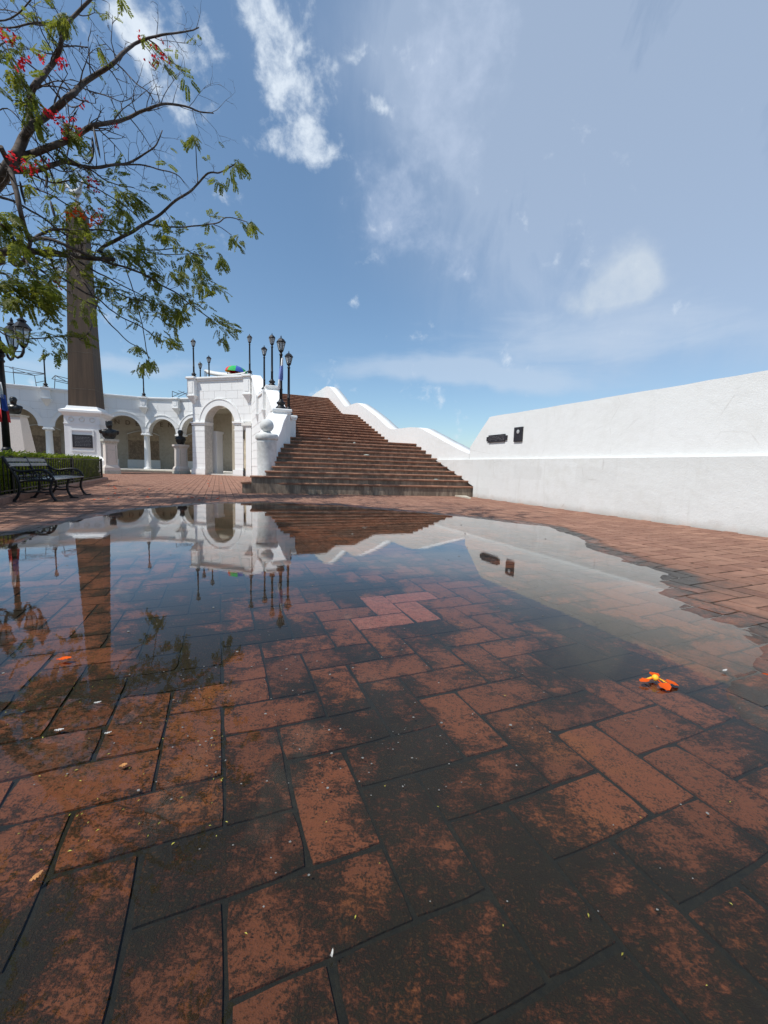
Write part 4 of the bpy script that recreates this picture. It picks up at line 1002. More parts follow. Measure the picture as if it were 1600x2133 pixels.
def bust(fr, z0, sc, label, turn=0.0, cap=True, drape=False, wide=1.0, beard=True):
    t_ = thing('bust', label, 'statue', fr.P(0, 0, z0), 'bronze busts around the obelisk')
    n = 28; a0 = math.radians(turn)
    prof = [(0.0, 0, 0.20, 0.15), (0.05, 0, 0.20, 0.15), (0.065, 0, 0.27 * wide, 0.16), (0.12, 0, 0.315 * wide, 0.17), (0.20, -0.01, 0.35 * wide, 0.185), (0.30, -0.015, 0.38 * wide, 0.20), (0.37, -0.01, 0.405 * wide, 0.19), (0.425, 0, 0.385 * wide, 0.165),
            (0.46, 0.01, 0.29, 0.14), (0.485, 0.0, 0.17, 0.125), (0.51, 0, 0.125, 0.12), (0.545, -0.005, 0.112, 0.12), (0.575, -0.02, 0.118, 0.135), (0.61, -0.025, 0.128, 0.148), (0.645, -0.02, 0.135, 0.154), (0.68, -0.02, 0.139, 0.158), (0.71, -0.015, 0.141, 0.16),
            (0.745, -0.01, 0.142, 0.162), (0.785, -0.005, 0.140, 0.160), (0.83, 0, 0.126, 0.146), (0.865, 0, 0.090, 0.105), (0.885, 0, 0.02, 0.03)]
    rings = []
    for z_, oy, rx, ry in prof:
        rr = []
        for k in range(n):
            a_ = 2 * PI * k / n + 1e-3; x = rx * math.sin(a_); y = -ry * math.cos(a_) + oy      # k = 0 faces front (-ey)
            fa = abs((a_ + PI) % (2 * PI) - PI)
            if 0.60 < z_ < 0.80 and fa < 1.2:
                if fa < 0.24: y -= {0.71: 0.035, 0.68: 0.055, 0.645: 0.02}.get(z_, 0.0) * (1 - fa / 0.34)      # nose
                if z_ == 0.745 and 0.2 < fa < 0.75: y += 0.014                                                   # eye sockets
                if z_ == 0.785 and fa < 0.8: y -= 0.008                                                          # brow
                if beard and z_ in (0.61, 0.575) and fa < 0.7: y -= 0.02
            if 0.68 < z_ < 0.78 and abs(fa - PI / 2) < 0.2: x *= 1.12                                            # ears
            if drape and 0.14 < z_ < 0.46: y += 0.02 * math.sin(a_ * 3 + z_ * 25); x += 0.02 * math.sin(z_ * 40 + a_ * 2)
            if z_ > 0.5:
                x, y = x * math.cos(a0) - y * math.sin(a0), x * math.sin(a0) + y * math.cos(a0)
            rr.append(fr.P(x * sc, y * sc, z0 + z_ * sc))
        rings.append(rr)
    mb = MB(); mb.loft(rings); mb.build('figure', M['bronze'], t_)
    if cap:
        for s in (-1, 1):
            mb = MB(); mb.lathe(fr.P(s * 0.345 * sc, 0, z0 + 0.40 * sc), [(0.02, 0.035), (0.075, 0.03), (0.088, 0.0), (0.085, -0.04), (0.06, -0.12), (0.02, -0.16)][::-1], 12); mb.build('epaulette', M['bronze'], t_)
        mb = MB(); mb.lathe(fr.P(0, -0.01 * sc, z0 + 0.80 * sc), [(0.150 * sc, 0), (0.155 * sc, 0.015), (0.145 * sc, 0.055 * sc), (0.115 * sc, 0.085 * sc), (0.0, 0.095 * sc)], 18); mb.build('cap', M['bronze'], t_)
        mb = MB()
        for k in range(5): mb.lathe(fr.P((0.03 if k % 2 else -0.03) * 0.4, -0.185 * sc, z0 + (0.20 + 0.05 * k) * sc), [(0.012, 0), (0.0, 0.01)], 6, -fr.ey)
        mb.tube([fr.P(-0.26 * sc, -0.12 * sc, z0 + 0.41 * sc), fr.P(-0.02, -0.205 * sc, z0 + 0.30 * sc), fr.P(0.20 * sc, -0.16 * sc, z0 + 0.20 * sc)], 0.018, 5); mb.build('sash', M['bronze'], t_)
    else:
        mb = MB(); mb.tube([fr.P(-0.16 * sc, -0.10 * sc, z0 + 0.48 * sc), fr.P(-0.04, -0.20 * sc, z0 + 0.36 * sc), fr.P(0, -0.20 * sc, z0 + 0.22 * sc)], [0.03, 0.025, 0.012], 6)
        mb.tube([fr.P(0.16 * sc, -0.10 * sc, z0 + 0.48 * sc), fr.P(0.04, -0.20 * sc, z0 + 0.36 * sc), fr.P(0, -0.20 * sc, z0 + 0.22 * sc)], [0.03, 0.025, 0.012], 6); mb.build('lapel', M['bronze'], t_)
p1 = atd(231.5, 987, 19.55)
f1 = pedestal(p1, 13, 1.64, 0.245, 'pink granite bust pedestal just right of the fenced hedge corner', M['pinkstone'], M['greystone'])
bust(f1, 1.64, 0.97, 'bronze bust of a uniformed man with epaulettes on the pink granite pedestal', 6, True, False, 0.88)
p2 = atd(378, 987, 22.9)
f2 = pedestal(p2, 32, 1.62, 0.245, 'pale stone bust pedestal standing in front of the pavilion corner', M['pinkstone'], M['pinkstone'])
bust(f2, 1.62, 0.92, 'small bronze bust of a draped man before the arcade column beside the pavilion', -25, False, True, 0.82)
p3 = atd(38, 985, 19.0); f3 = view_frame(p3, -28)
t = thing('tapered_pedestal', 'tall tapered pale concrete pedestal rising behind the hedge and black lamp post', 'pedestal', f3.o)
mb = MB(); sqf(mb, f3, 0.66, 0.36, 0, 2.52, 0.8); mb.build('shaft', M['pinkstone'], t)
mb = MB(); sqf(mb, f3, 0.40, 0.42, 2.52, 2.60, 0.85); mb.build('top_slab', M['greystone'], t)
bust(f3, 2.60, 0.92, 'dark bronze bust of a bareheaded man on the tapered pedestal behind the black lamp post', 20, False, False, 0.95)

# ------------------------------------------------------------------ terrace lamps
def make_lamp():
    t_ = thing('lamp_post', 'black iron lamp post', 'lamp post', (0, 0, 0), 'lamp posts along the terrace and stair walls')
    mb = MB(); mb.lathe((0, 0, 0), [(0.155, 0), (0.155, 0.03), (0.14, 0.06), (0.13, 0.075), (0.09, 0.11), (0.085, 0.14), (0.115, 0.16), (0.125, 0.185), (0.115, 0.21), (0.075, 0.235), (0.06, 0.27), (0.052, 0.29)], 18); mb.build('base', M['iron'], t_)
    mb = MB(); mb.lathe((0, 0, 0), [(0.046, 0.28), (0.044, 0.55), (0.05, 0.56), (0.05, 0.58), (0.042, 0.59), (0.036, 1.50), (0.05, 1.515), (0.05, 1.535), (0.034, 1.55), (0.034, 1.59), (0.062, 1.62), (0.07, 1.64)], 14); mb.build('shaft', M['iron'], t_)
    lan = MB(); n = 6; zb, zt, rb, rt = 1.64, 1.86, 0.062, 0.118
    lan.lathe((0, 0, 0), [(0.062, 1.615), (0.068, 1.635), (0.066, 1.65)], 6)
    for k in range(n):
        a_ = 2 * PI * k / n; c_, s_ = math.cos(a_), math.sin(a_)
        lan.tube([(rb * c_, rb * s_, zb), (rt * c_, rt * s_, zt)], 0.010, 4)
    for z_, r_ in ((zb + 0.005, rb), (zt, rt)): lan.tube([(r_ * math.cos(2 * PI * k / n), r_ * math.sin(2 * PI * k / n), z_) for k in range(n + 1)], 0.010, 4)
    la = lan.build('lantern_cage', M['iron'], t_)
    for k in range(n):
        a_, b_ = 2 * PI * k / n, 2 * PI * (k + 1) / n; mb = MB()
        q = [Vector((r_ * 0.97 * math.cos(x), r_ * 0.97 * math.sin(x), z_)) for r_, z_, x in ((rb, zb, a_), (rb, zb, b_), (rt, zt, b_), (rt, zt, a_))]
        nrm = Vector((math.cos((a_ + b_) / 2), math.sin((a_ + b_) / 2), 0)) * -0.004
        mb.prism(q, nrm); mb.build('glass_pane', M['glass'], la)
    mb = MB(); mb.lathe((0, 0, 0), [(0.135, 1.86), (0.14, 1.875), (0.115, 1.905), (0.085, 1.945), (0.05, 1.97), (0.022, 1.98)], 6, sm=False); mb.lathe((0, 0, 0), [(0.02, 1.975), (0.014, 2.0), (0.022, 2.012), (0.012, 2.03), (0.002, 2.06)], 8); mb.build('lantern_roof', M['iron'], la)
    return t_
lamp0 = make_lamp(); nl = 0
def put_lamp(p, label, rz=0.0):
    global nl
    o = lamp0 if nl == 0 else copy_tree(lamp0)
    o.location = p; o.rotation_euler = (0, 0, rz); o['label'] = label; nl += 1; return o
def rp_(i):
    d = (RING[i + 1] - RING[i - 1]).normalized(); fr = Frame(RING[i], d); return fr.P(0, -0.12, AH + 0.10)
put_lamp(uv(PA[0], PA[1], PA[2]), 'black lamp post on the near stair pier with a blue and white flag', 0.2)
put_lamp(uv(PA2[0], PA2[1], PA2[2]), 'black lamp post just behind the flagged one, overlapping it beside the steps', 0.5)
put_lamp(uv(PB[0], PB[1], PB[2]), 'black lamp post on the upper stair pier, second left of the flagged lamp', 0.1)
put_lamp(uv(PB2[0], PB2[1], PB2[2]), 'black lamp post on the upper stair pier nearest the pavilion wall', 0.7)
put_lamp(pf.P(PWID - 0.12, 0.05, PH + 0.08), 'black lamp post on the pavilion coping corner next to the stairs, right of the umbrella', 0.3)
put_lamp(pf.P(0.10, 0.02, PH + 0.08), 'black lamp post on the left corner of the pavilion coping', 0.4)
def terrace_at(px, ytop, Y, zb=None):
    p = atd(px, ytop, Y); return Vector((p.x, p.y, p.z - 2.05))
q = terrace_at(417, 757, 25.5); put_lamp(Vector((q.x, q.y, 4.72 if q.z < 4.9 else q.z)), 'short looking black lamp post far behind the left pavilion corner', 0.2)
q = terrace_at(435, 740, 24.0); put_lamp(Vector((q.x, q.y, 4.72 if q.z < 4.9 else q.z)), 'black lamp post standing behind the white awning over the pavilion', 0.6)
put_lamp(rp_(4), 'black lamp post on the arcade above the column near the pavilion', 0.5)
put_lamp(rp_(3), 'black lamp post on the arcade whose lantern hides behind a hanging leaf spray', 0.1)
put_lamp(rp_(3 - 1), 'black lamp post almost hidden behind the right edge of the obelisk', 0.1)
put_lamp(rp_(2), 'black lamp post on the arcade left of the obelisk', 0.3)
# flags
def cloth(t_, name, mat, pts, rows, thick=0.006):
    mb = MB(); mb.prism(pts, rows); return mb.build(name, mat, t_)
def flag(p, right, label, cols, wid, hgt):
    """cloth hanging in folds from a point; cols: bands from top as (material, z0, z1, x0, x1)"""
    t_ = thing('flag', label, 'flag', p)
    for nm, mat, za, zb, xa, xb in cols:
        mb = MB(); n, m_ = 8, 5; g0 = []; g1 = []
        for j in range(m_ + 1):
            r0, r1 = [], []
            z_ = za + (zb - za) * j / m_
            for i in range(n + 1):
                x = xa + (xb - xa) * i / n
                off = Vector((-right.y, right.x, 0)) * (0.035 * math.sin(x / wid * 9 + z_ * 6))
                q_ = p + right * (x * (0.55 + 0.45 * abs(z_) / hgt)) + Z * (z_ - 0.25 * abs(x)) + off
                r0.append(mb.vert(q_)); r1.append(mb.vert(q_ + Vector((-right.y, right.x, 0)) * 0.004))
            g0.append(r0); g1.append(r1)
        for j in range(m_):
            for i in range(n):
                mb.face((g0[j][i], g0[j][i + 1], g0[j + 1][i + 1], g0[j + 1][i]), True); mb.face((g1[j][i + 1], g1[j][i], g1[j + 1][i], g1[j + 1][i + 1]), True)
        mb.build(nm, M[mat], t_)
pA = uv(PA[0], PA[1], PA[2]); rgt = Vector((pA.y, -pA.x, 0)).normalized(); bk = Vector((pA.x, pA.y, 0)).normalized()
flag(pA - bk * 0.07 + rgt * 0.06 + Z * 1.44, -rgt, 'limp blue and white flag tied to the lamp post by the stairs', [('white_quarter', 'flagwhite', 0, -0.22, 0.0, 0.10), ('blue_quarter', 'paleblue', -0.2, -0.62, 0.0, 0.15), ('white_end', 'flagwhite', -0.58, -0.86, 0.09, 0.15)], 0.2, 0.8)

# ------------------------------------------------------------------ big lantern post behind the hedge
lp = atd(15.5, 950, 9.4); lp.z = 0.0
lpr = Vector((lp.y, -lp.x, 0)).normalized(); lpb = Vector((lp.x, lp.y, 0)).normalized()
t = thing('street_lantern', 'black cast iron post with four lanterns rising from the hedge', 'street lamp', lp)
mb = MB(); mb.lathe(lp, [(0.17, 0), (0.17, 0.3), (0.12, 0.4), (0.10, 0.72), (0.085, 0.80), (0.10, 0.84), (0.075, 0.90)], 16); mb.build('base', M['iron'], t)
mb = MB(); mb.lathe(lp, [(0.072, 0.85), (0.062, 2.4), (0.052, 2.78), (0.075, 2.80), (0.075, 2.83), (0.055, 2.86), (0.06, 2.90), (0.09, 2.93), (0.09, 2.97), (0.06, 3.0)], 14); mb.build('shaft', M['iron'], t)
mb = MB(); mb.lathe(lp, [(0.06, 2.98), (0.11, 3.02), (0.125, 3.08), (0.12, 3.14), (0.09, 3.20), (0.05, 3.24), (0.03, 3.30), (0.04, 3.32), (0.02, 3.36), (0.004, 3.46)], 14); mb.build('hub', M['iron'], t)
for k, a_ in enumerate((58, -26, 154, 238)):
    a_ = math.radians(a_); d = lpr * math.cos(a_) + lpb * math.sin(a_)
    tip = lp + d * 0.44
    mb = MB(); pts = [lp + d * (0.10 + 0.34 * t_) + Z * z_ for t_, z_ in ((0, 3.10), (0.25, 3.06), (0.45, 2.96), (0.65, 2.92), (0.85, 2.96), (0.98, 3.05), (1.0, 3.16))]
    mb.tube(pts, [0.026, 0.024, 0.028, 0.03, 0.03, 0.028, 0.03], 8); mb.tube([lp + d * 0.1 + Z * 3.13, lp + d * 0.30 + Z * 3.05, lp + d * 0.40 + Z * 3.06], 0.012, 6); am = mb.build('arm', M['iron'], t)
    lan = MB(); zb, zt, rb, rt = 3.24, 3.56, 0.085, 0.155
    lan.lathe(tip, [(0.04, 3.15), (0.07, 3.20), (0.09, 3.235)], 8)
    for q_ in range(6):
        x = 2 * PI * q_ / 6 + 0.3; lan.tube([tip + Vector((rb * math.cos(x), rb * math.sin(x), zb)), tip + Vector((rt * math.cos(x), rt * math.sin(x), zt))], 0.011, 4)
    lan.lathe(tip, [(0.17, 3.555), (0.178, 3.575), (0.15, 3.61), (0.10, 3.68), (0.075, 3.70), (0.075, 3.72), (0.095, 3.735), (0.05, 3.78), (0.025, 3.80), (0.035, 3.83), (0.008, 3.90)], 6, sm=False)
    lan.build('lantern_cage', M['iron'], am)
    mb = MB()
    mb.lathe(tip, [(rb * 0.93, zb), (rt * 0.93, zt - 0.005)], 6, sm=False, ex=Vector((math.cos(0.3), math.sin(0.3), 0))); mb.build('lantern_glass', M['glass'], am)
flag(lp - lpb * 0.10 - lpr * 0.075 + Z * 2.36, lpr, 'limp white, blue and red flag tied to the black lantern post', [('white_quarter', 'flagwhite', 0.0, -0.35, 0.0, 0.12), ('blue_quarter', 'blue', -0.26, -0.62, 0.05, 0.17), ('red_quarter', 'red', -0.6, -0.86, 0.13, 0.18), ('white_end', 'flagwhite', -0.3, -0.62, -0.03, 0.02), ('red_end', 'red', -0.6, -0.9, -0.03, 0.03)], 0.2, 0.9)

# ------------------------------------------------------------------ fence, kerb, hedge
def fv(u_): return -3.12 - 0.41 * (u_ - 7.97) / 7.73
FU0, FU1 = 3.0, 15.75
fe = thing('iron_fence', 'low green-black iron fence of thin upright bars around the hedge', 'fence', uv(10, fv(10), 0))
cnr = uv(FU1, fv(FU1)); far = uv(FU1 + 1.5, fv(FU1) - 3.2)
runs = [(uv(FU0, fv(FU0)), cnr), (cnr, far)]
mb = MB()
for a_, b_ in runs:
    for z_ in (0.14, 0.67):
        d = (b_ - a_).normalized(); s = Vector((-d.y, d.x, 0))
        mb.box(a_ - s * 0.012 + Z * z_, b_ - a_, s * 0.024, Z * 0.018)
mb.build('rail', M['iron_green'], fe)
bar0 = None
for a_, b_ in runs:
    L = (b_ - a_).length; n = int(L / 0.160)
    for k in range(n + 1):
        p = a_.lerp(b_, k / n)
        if bar0 is None:
            mb = MB(); mb.box(p + Vector((-0.007, -0.007, 0.10)), Vector((0.014, 0, 0)), Vector((0, 0.014, 0)), Z * 0.59); bar0 = mb.build('bar', M['iron_green'], fe); b_org = p.copy()
        else: share(bar0, 'bar', fe, p - b_org)
for p in (runs[0][0], uv(8.5, fv(8.5)), uv(12.2, fv(12.2)), cnr, far):
    mb = MB(); mb.box(p + Vector((-0.02, -0.02, -0.02)), Vector((0.04, 0, 0)), Vector((0, 0.04, 0)), Z * 0.73); mb.build('post', M['iron_green'], fe)
kb = thing('planter_kerb', 'low pinkish kerb edging the hedge bed', 'kerb', uv(10, fv(10) + 0.2, 0))
kp = [uv(1.5, fv(1.5) + 0.22), uv(FU1 - 0.2, fv(FU1) + 0.22), uv(FU1 + 0.45, fv(FU1) + 0.02), uv(FU1 + 0.55, fv(FU1) - 0.4), uv(FU1 + 1.9, fv(FU1) - 3.3)]
for a_, b_ in zip(kp, kp[1:]):
    n = max(1, int((b_ - a_).length / 0.9))
    for k in range(n):
        p, q = a_.lerp(b_, k / n), a_.lerp(b_, (k + 1) / n); d = (q - p).normalized(); s = Vector((-d.y, d.x, 0))
        mb = MB(); mb.bbox(p + d * 0.004 - Z * 0.05, d * ((q - p).length - 0.008), s * 0.16, Z * 0.155, 0.012); mb.build('kerb_stone', M['kerb'], kb)
mb = MB(); mb.prism([uv(1.5, fv(1.5) + 0.1, -0.05), uv(FU1, fv(FU1) + 0.05, -0.05), uv(FU1 + 1.6, fv(FU1) - 3.3, -0.05), uv(1.5, -12, -0.05)], Z * 0.13); tag(mb.build('planting_bed', M['earth']), kind='structure', label='dark soil of the hedge bed')
hd = thing('hedge', 'clipped bright green hedge filling the bed behind the iron fence', 'hedge', uv(10, -4, 0))
mb = MB(); rng = random.Random(3)
def htop(u_, v_): return 0.74 + 0.035 * fb(u_, v_, 0, 1.9) + 0.03 * fb(u_, v_, 4, 5.0)
for k in range(36000):
    u_ = rng.uniform(FU0, FU1 - 0.05); front = fv(u_) - 0.03
    r_ = rng.random()
    if r_ < 0.55: v_ = front - rng.random() ** 1.5 * 0.30; z_ = rng.uniform(0.10, 0.74)
    elif r_ < 0.90: v_ = front - rng.uniform(0, 1.1); z_ = htop(u_, v_) - abs(rng.gauss(0, 0.045)) + (rng.random() ** 12) * 0.08
    else: front = fv(FU1) - 0.05; v_ = front - rng.uniform(0, 1.1); u_ = FU1 - 0.06 + (front - v_) * 0.42 - abs(rng.gauss(0, 0.05)); z_ = rng.uniform(0.10, 0.75)
    p = uv(u_, v_, z_)
    if v_ < front and r_ >= 0.55 and r_ < 0.9 and v_ > front - 0.06: z_ = min(z_, 0.74)
    s = rng.uniform(0.012, 0.026)
    a_ = Vector((rng.uniform(-1, 1), rng.uniform(-1, 1), rng.uniform(-0.3, 1))).normalized(); b_ = a_.orthogonal().normalized()
    c_ = a_.cross(b_)
    mb.poly([p - b_ * s * 1.5, p + c_ * s * 0.7, p + b_ * s * 1.5, p - c_ * s * 0.7])
o = mb.build('foliage', M['hedge'], hd); o['kind'] = 'stuff'
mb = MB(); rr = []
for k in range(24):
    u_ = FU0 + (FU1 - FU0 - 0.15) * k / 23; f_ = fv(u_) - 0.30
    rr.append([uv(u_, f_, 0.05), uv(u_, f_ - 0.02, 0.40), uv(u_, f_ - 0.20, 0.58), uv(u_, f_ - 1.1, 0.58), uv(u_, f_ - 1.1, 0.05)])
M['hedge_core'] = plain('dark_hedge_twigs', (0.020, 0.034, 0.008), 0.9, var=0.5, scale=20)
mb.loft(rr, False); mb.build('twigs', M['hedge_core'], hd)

# ------------------------------------------------------------------ bench
BU, BV, BL = 7.80, -2.38, 1.50
bn = thing('park_bench', 'black cast iron park bench with slats greyed for sky sheen in front of the fence', 'bench', uv(BU + BL / 2, BV - 0.25, 0))
def bp_(k, v_, z_): return uv(BU + k, BV + v_, z_)
def fr_tube(mb, k, pts, r_, n=6):
    # smooth the 2D control points
    P = [Vector((a_, b_, 0)) for a_, b_ in pts]; outp = []
    for i in range(len(P) - 1):
        p0, p1, p2, p3 = P[max(0, i - 1)], P[i], P[i + 1], P[min(len(P) - 1, i + 2)]
        for j in range(4):
            t_ = j / 4; outp.append(0.5 * ((2 * p1) + (p2 - p0) * t_ + (2 * p0 - 5 * p1 + 4 * p2 - p3) * t_ * t_ + (3 * p1 - p0 - 3 * p2 + p3) * t_ ** 3))
    outp.append(P[-1])
    mb.tube([bp_(k, q_.x, q_.y) for q_ in outp], r_ if not hasattr(r_, '__len__') else [r_[0] + (r_[1] - r_[0]) * i / (len(outp) - 1) for i in range(len(outp))], n)
for k, arm in ((0.0, True), (BL / 2, False), (BL, True)):
    mb = MB()
    fr_tube(mb, k, [(0.06, 0.012), (0.02, 0.02), (-0.03, 0.10), (-0.05, 0.20), (-0.03, 0.30), (-0.01, 0.345)], 0.02)      # front leg
    mb.bbox(bp_(k, -0.02, 0.002) - U * 0.03, U * 0.06, V * 0.13, Z * 0.03, 0.01)
    fr_tube(mb, k, [(-0.56, 0.012), (-0.51, 0.03), (-0.45, 0.12), (-0.43, 0.22), (-0.44, 0.33), (-0.50, 0.47), (-0.58, 0.62), (-0.61, 0.70)], 0.02)
    mb.bbox(bp_(k, -0.60, 0.002) - U * 0.03, U * 0.06, V * 0.12, Z * 0.03, 0.01)
    fr_tube(mb, k, [(-0.44, 0.32), (-0.30, 0.335), (-0.15, 0.345), (0.0, 0.335)], 0.017)
    fr_tube(mb, k, [(-0.44, 0.17), (-0.35, 0.155), (-0.25, 0.165), (-0.15, 0.155), (-0.04, 0.16)], 0.013)
    f_ = mb.build('end_frame' if arm else 'middle_frame', M['iron'], bn)
    if arm:
        mb = MB(); fr_tube(mb, k, [(-0.53, 0.54), (-0.45, 0.485), (-0.36, 0.475), (-0.25, 0.495), (-0.14, 0.50), (-0.06, 0.46), (-0.02, 0.40), (0.0, 0.35)], 0.02)
        mb.build('arm', M['iron'], f_)
        mb = MB()
        for cv_, cz_, r_ in ((-0.40, 0.41, 0.042), (-0.31, 0.415, 0.05), (-0.21, 0.42, 0.05), (-0.12, 0.425, 0.045), (-0.36, 0.36, 0.022), (-0.26, 0.365, 0.022), (-0.165, 0.37, 0.02), (-0.065, 0.39, 0.028)):
            mb.tube([bp_(k, cv_ + r_ * (1 - 0.25 * i / 9) * math.cos(2 * PI * i / 10 + 0.5), cz_ + r_ * (1 - 0.25 * i / 9) * math.sin(2 * PI * i / 10 + 0.5)) for i in range(12)], 0.009, 5)
        mb.build('scrollwork', M['iron'], f_)
sl0 = {}
for half in (0, 1):
    ka, kb_ = half * BL / 2 + 0.02, (half + 1) * BL / 2 - 0.02
    for v_, z_ in ((-0.575, 0.645), (-0.545, 0.575), (-0.505, 0.49), (-0.475, 0.42)):
        mb = MB(); e2 = (V * -0.35 + Z * 1).normalized(); mb.bbox(bp_(ka, v_ - 0.0, z_ - 0.028), U * (kb_ - ka), V * 0.016, e2 * (0.056 if z_ > 0.5 else 0.022), 0.004)
        mb.build('back_slat', M['slat_wood'] if z_ > 0.5 else M['iron'], bn)  # upper slats take the grey painted for sky sheen
    for i in range(6):
        mb = MB(); mb.bbox(bp_(ka, -0.43 + i * 0.076, 0.352 + 0.004 * i - 0.002 * i * i * 0.5), U * (kb_ - ka), V * 0.062, Z * 0.016, 0.004); mb.build('seat_slat', M['slat_wood'], bn)
mb = MB(); mb.tube([bp_(0, -0.24, 0.165), bp_(BL, -0.24, 0.165)], 0.008, 6); mb.build('tie_rod', M['iron'], bn)

# ------------------------------------------------------------------ things on the terrace
def sticks(name, label, segs, r_=0.022):
    a0 = segs[0]; t_ = thing(name, label, 'stall frame', atd(a0[0], a0[1], a0[2]), 'bare stall frames on the terrace')
    for s in segs:
        mb = MB(); mb.tube([atd(s[0], s[1], s[2]), atd(s[3], s[4], s[5])], r_, 5); mb.build('tube', M['frame_steel'], t_)
sticks('stall_frame', 'bare steel stall frame on the terrace left of the arcade lamp', [(93, 778, 27.5, 98.5, 812, 27.3), (72, 782, 28.5, 77, 810, 28.3), (27, 764, 30, 30, 800, 30), (-4, 760, 30, 93, 778, 27.5), (-4, 772, 31, 72, 782, 28.5), (72, 782, 28.5, 93, 779, 27.5), (20, 766, 30, 72, 782, 28.5), (27, 775, 30, 60, 777, 28.8), (60, 777, 28.8, 93, 778, 27.5), (76, 797, 28.4, 96, 793, 27.4)])
sticks('stall_frame', 'bare steel stall frame on the terrace close behind the obelisk', [(115, 782, 28, 113.5, 814, 28), (115, 782, 28, 150, 791, 28.5), (113.5, 793, 28, 150, 801, 28.5), (115, 782, 28, 150, 801, 28.5), (108, 789, 29, 115, 782, 28), (108, 789, 29, 150, 797, 29.5)])
sticks('stall_frame', 'bare steel stall frame on the terrace beside the pavilion', [(359, 815, 30.5, 359, 836, 30.5), (359, 815, 30.5, 372, 820, 31), (372, 814, 32, 400, 826, 30.5), (372, 826, 30.5, 400, 814, 32), (360, 826, 30.5, 384, 816, 32), (396, 813, 32, 402, 836, 32)])
aw = thing('awning', 'sagging white cloth awning over the pavilion roof', 'awning', atd(468, 790, 26))
mb = MB(); A_ = []; B_ = []
for i in range(13):
    t_ = i / 12; px = 425 + 87 * t_; sag = 8.5 * math.sin(PI * t_) ** 0.8
    y_ = 771.0 + 3.0 * t_ + sag * 0.75
    A_.append(atd(px, y_, 25.3)); B_.append(atd(px + 3, y_ - 1.5 - (1.5 if 0 < i < 12 else 0), 27.4))
ia = [mb.vert(p) for p in A_]; ib = [mb.vert(p) for p in B_]; ic = [mb.vert(p - Z * (0.17 if 0 < i < 12 else 0.05)) for i, p in enumerate(A_)]; idd = [mb.vert(p - Z * 0.12) for p in B_]
for i in range(12):
    mb.face((ia[i], ia[i + 1], ib[i + 1], ib[i]), True); mb.face((ic[i], ic[i + 1], ia[i + 1], ia[i]), True); mb.face((ib[i], ib[i + 1], idd[i + 1], idd[i]), True); mb.face((idd[i], idd[i + 1], ic[i + 1], ic[i]), True)
mb.build('cloth', M['white_cloth'], aw)
for px, y_, Y in ((427, 773, 25.3), (511, 775, 25.3), (430, 771, 27.4), (512, 773, 27.4), (474, 776, 25.4)):
    p = atd(px, y_, Y); mb = MB(); mb.tube([Vector((p.x, p.y, 4.7)), p], 0.025, 6); mb.build('pole', M['frame_steel'], aw)
uc = atd(492, 776.5, 25.9)
um = thing('parasol', 'beach parasol with green, blue, yellow and red panels above the pavilion', 'parasol', uc)
ur, uh = 0.66, 0.40; tilt = Matrix.Rotation(math.radians(6), 3, 'Y')
cols = ['red', 'green', 'blue', 'green', 'blue', 'yellow', 'red', 'yellow']
for k in range(8):
    a_, b_ = 2 * PI * (k + 0.35) / 8 + PI, 2 * PI * (k + 1.35) / 8 + PI; mb = MB(); rr = []
    for i in range(6):
        t_ = i / 5; r_ = ur * math.sin(t_ * PI / 2 * 0.98); z_ = uh * math.cos(t_ * PI / 2 * 0.98); 
        rr.append([mb.vert(uc + tilt @ Vector((max(r_, 0.001) * math.cos(a_ + (b_ - a_) * j / 3), max(r_, 0.001) * math.sin(a_ + (b_ - a_) * j / 3), z_ - (0.02 if 0 < j < 3 and i == 5 else 0)))) for j in range(4)])
    for i in range(5):
        for j in range(3): mb.face((rr[i][j], rr[i + 1][j], rr[i + 1][j + 1], rr[i][j + 1]), True)
    mb.build('panel', M[cols[k]], um)
mb = MB(); mb.tube([uc + tilt @ Vector((0, 0, uh + 0.05)), uc + tilt @ Vector((0, 0, -1.0)), Vector((uc.x - 0.1, uc.y, 4.7))], 0.02, 6); mb.build('pole', M['frame_steel'], um)

# ------------------------------------------------------------------ flame tree
tr_rng = random.Random(11)
TB = Vector((-8.9, 3.4, 0))
tree = thing('flame_tree', 'spreading tree with bare twigs, feathery leaves and red blossom reaching over the plaza', 'tree', TB)
def at_d(px, py, d): return CAM + ray(px, py) * d
def smooth3(P, sub=4):
    o_ = []
    for i in range(len(P) - 1):
        p0, p1, p2, p3 = P[max(0, i - 1)], P[i], P[i + 1], P[min(len(P) - 1, i + 2)]
        for j in range(sub):
            t_ = j / sub; o_.append(0.5 * ((2 * p1) + (p2 - p0) * t_ + (2 * p0 - 5 * p1 + 4 * p2 - p3) * t_ * t_ + (3 * p1 - p0 - 3 * p2 + p3) * t_ ** 3))
    o_.append(P[-1]); return o_
TIPS = []          # (point, direction) of twig ends
def twig(mb, p, d, L, r_, depth=0, leafy=0.0):
    pts = [p.copy()]; q = p.copy(); d = d.normalized(); n = 5
    for i in range(n):
        d = (d + Vector((tr_rng.gauss(0, 0.17), tr_rng.gauss(0, 0.17), tr_rng.gauss(0.01, 0.17)))).normalized()
        q = q + d * L / n; pts.append(q.copy())
        if depth < 2 and i >= 1 and tr_rng.random() < (0.62 if depth == 0 else 0.45):
            s = d.orthogonal().normalized(); a_ = tr_rng.uniform(0, 6.28)
            s = s * math.cos(a_) + d.cross(s) * math.sin(a_)
            twig(mb, q, d * 0.6 + s * 0.8, L * tr_rng.uniform(0.25, 0.55), r_ * 0.6, depth + 1, leafy)
    mb.tube(pts, [r_ * (1 - 0.75 * i / n) for i in range(n + 1)], 4 if depth else 5, cap=False)
    if tr_rng.random() < leafy: TIPS.append((q.copy(), d.copy()))
BR = {}
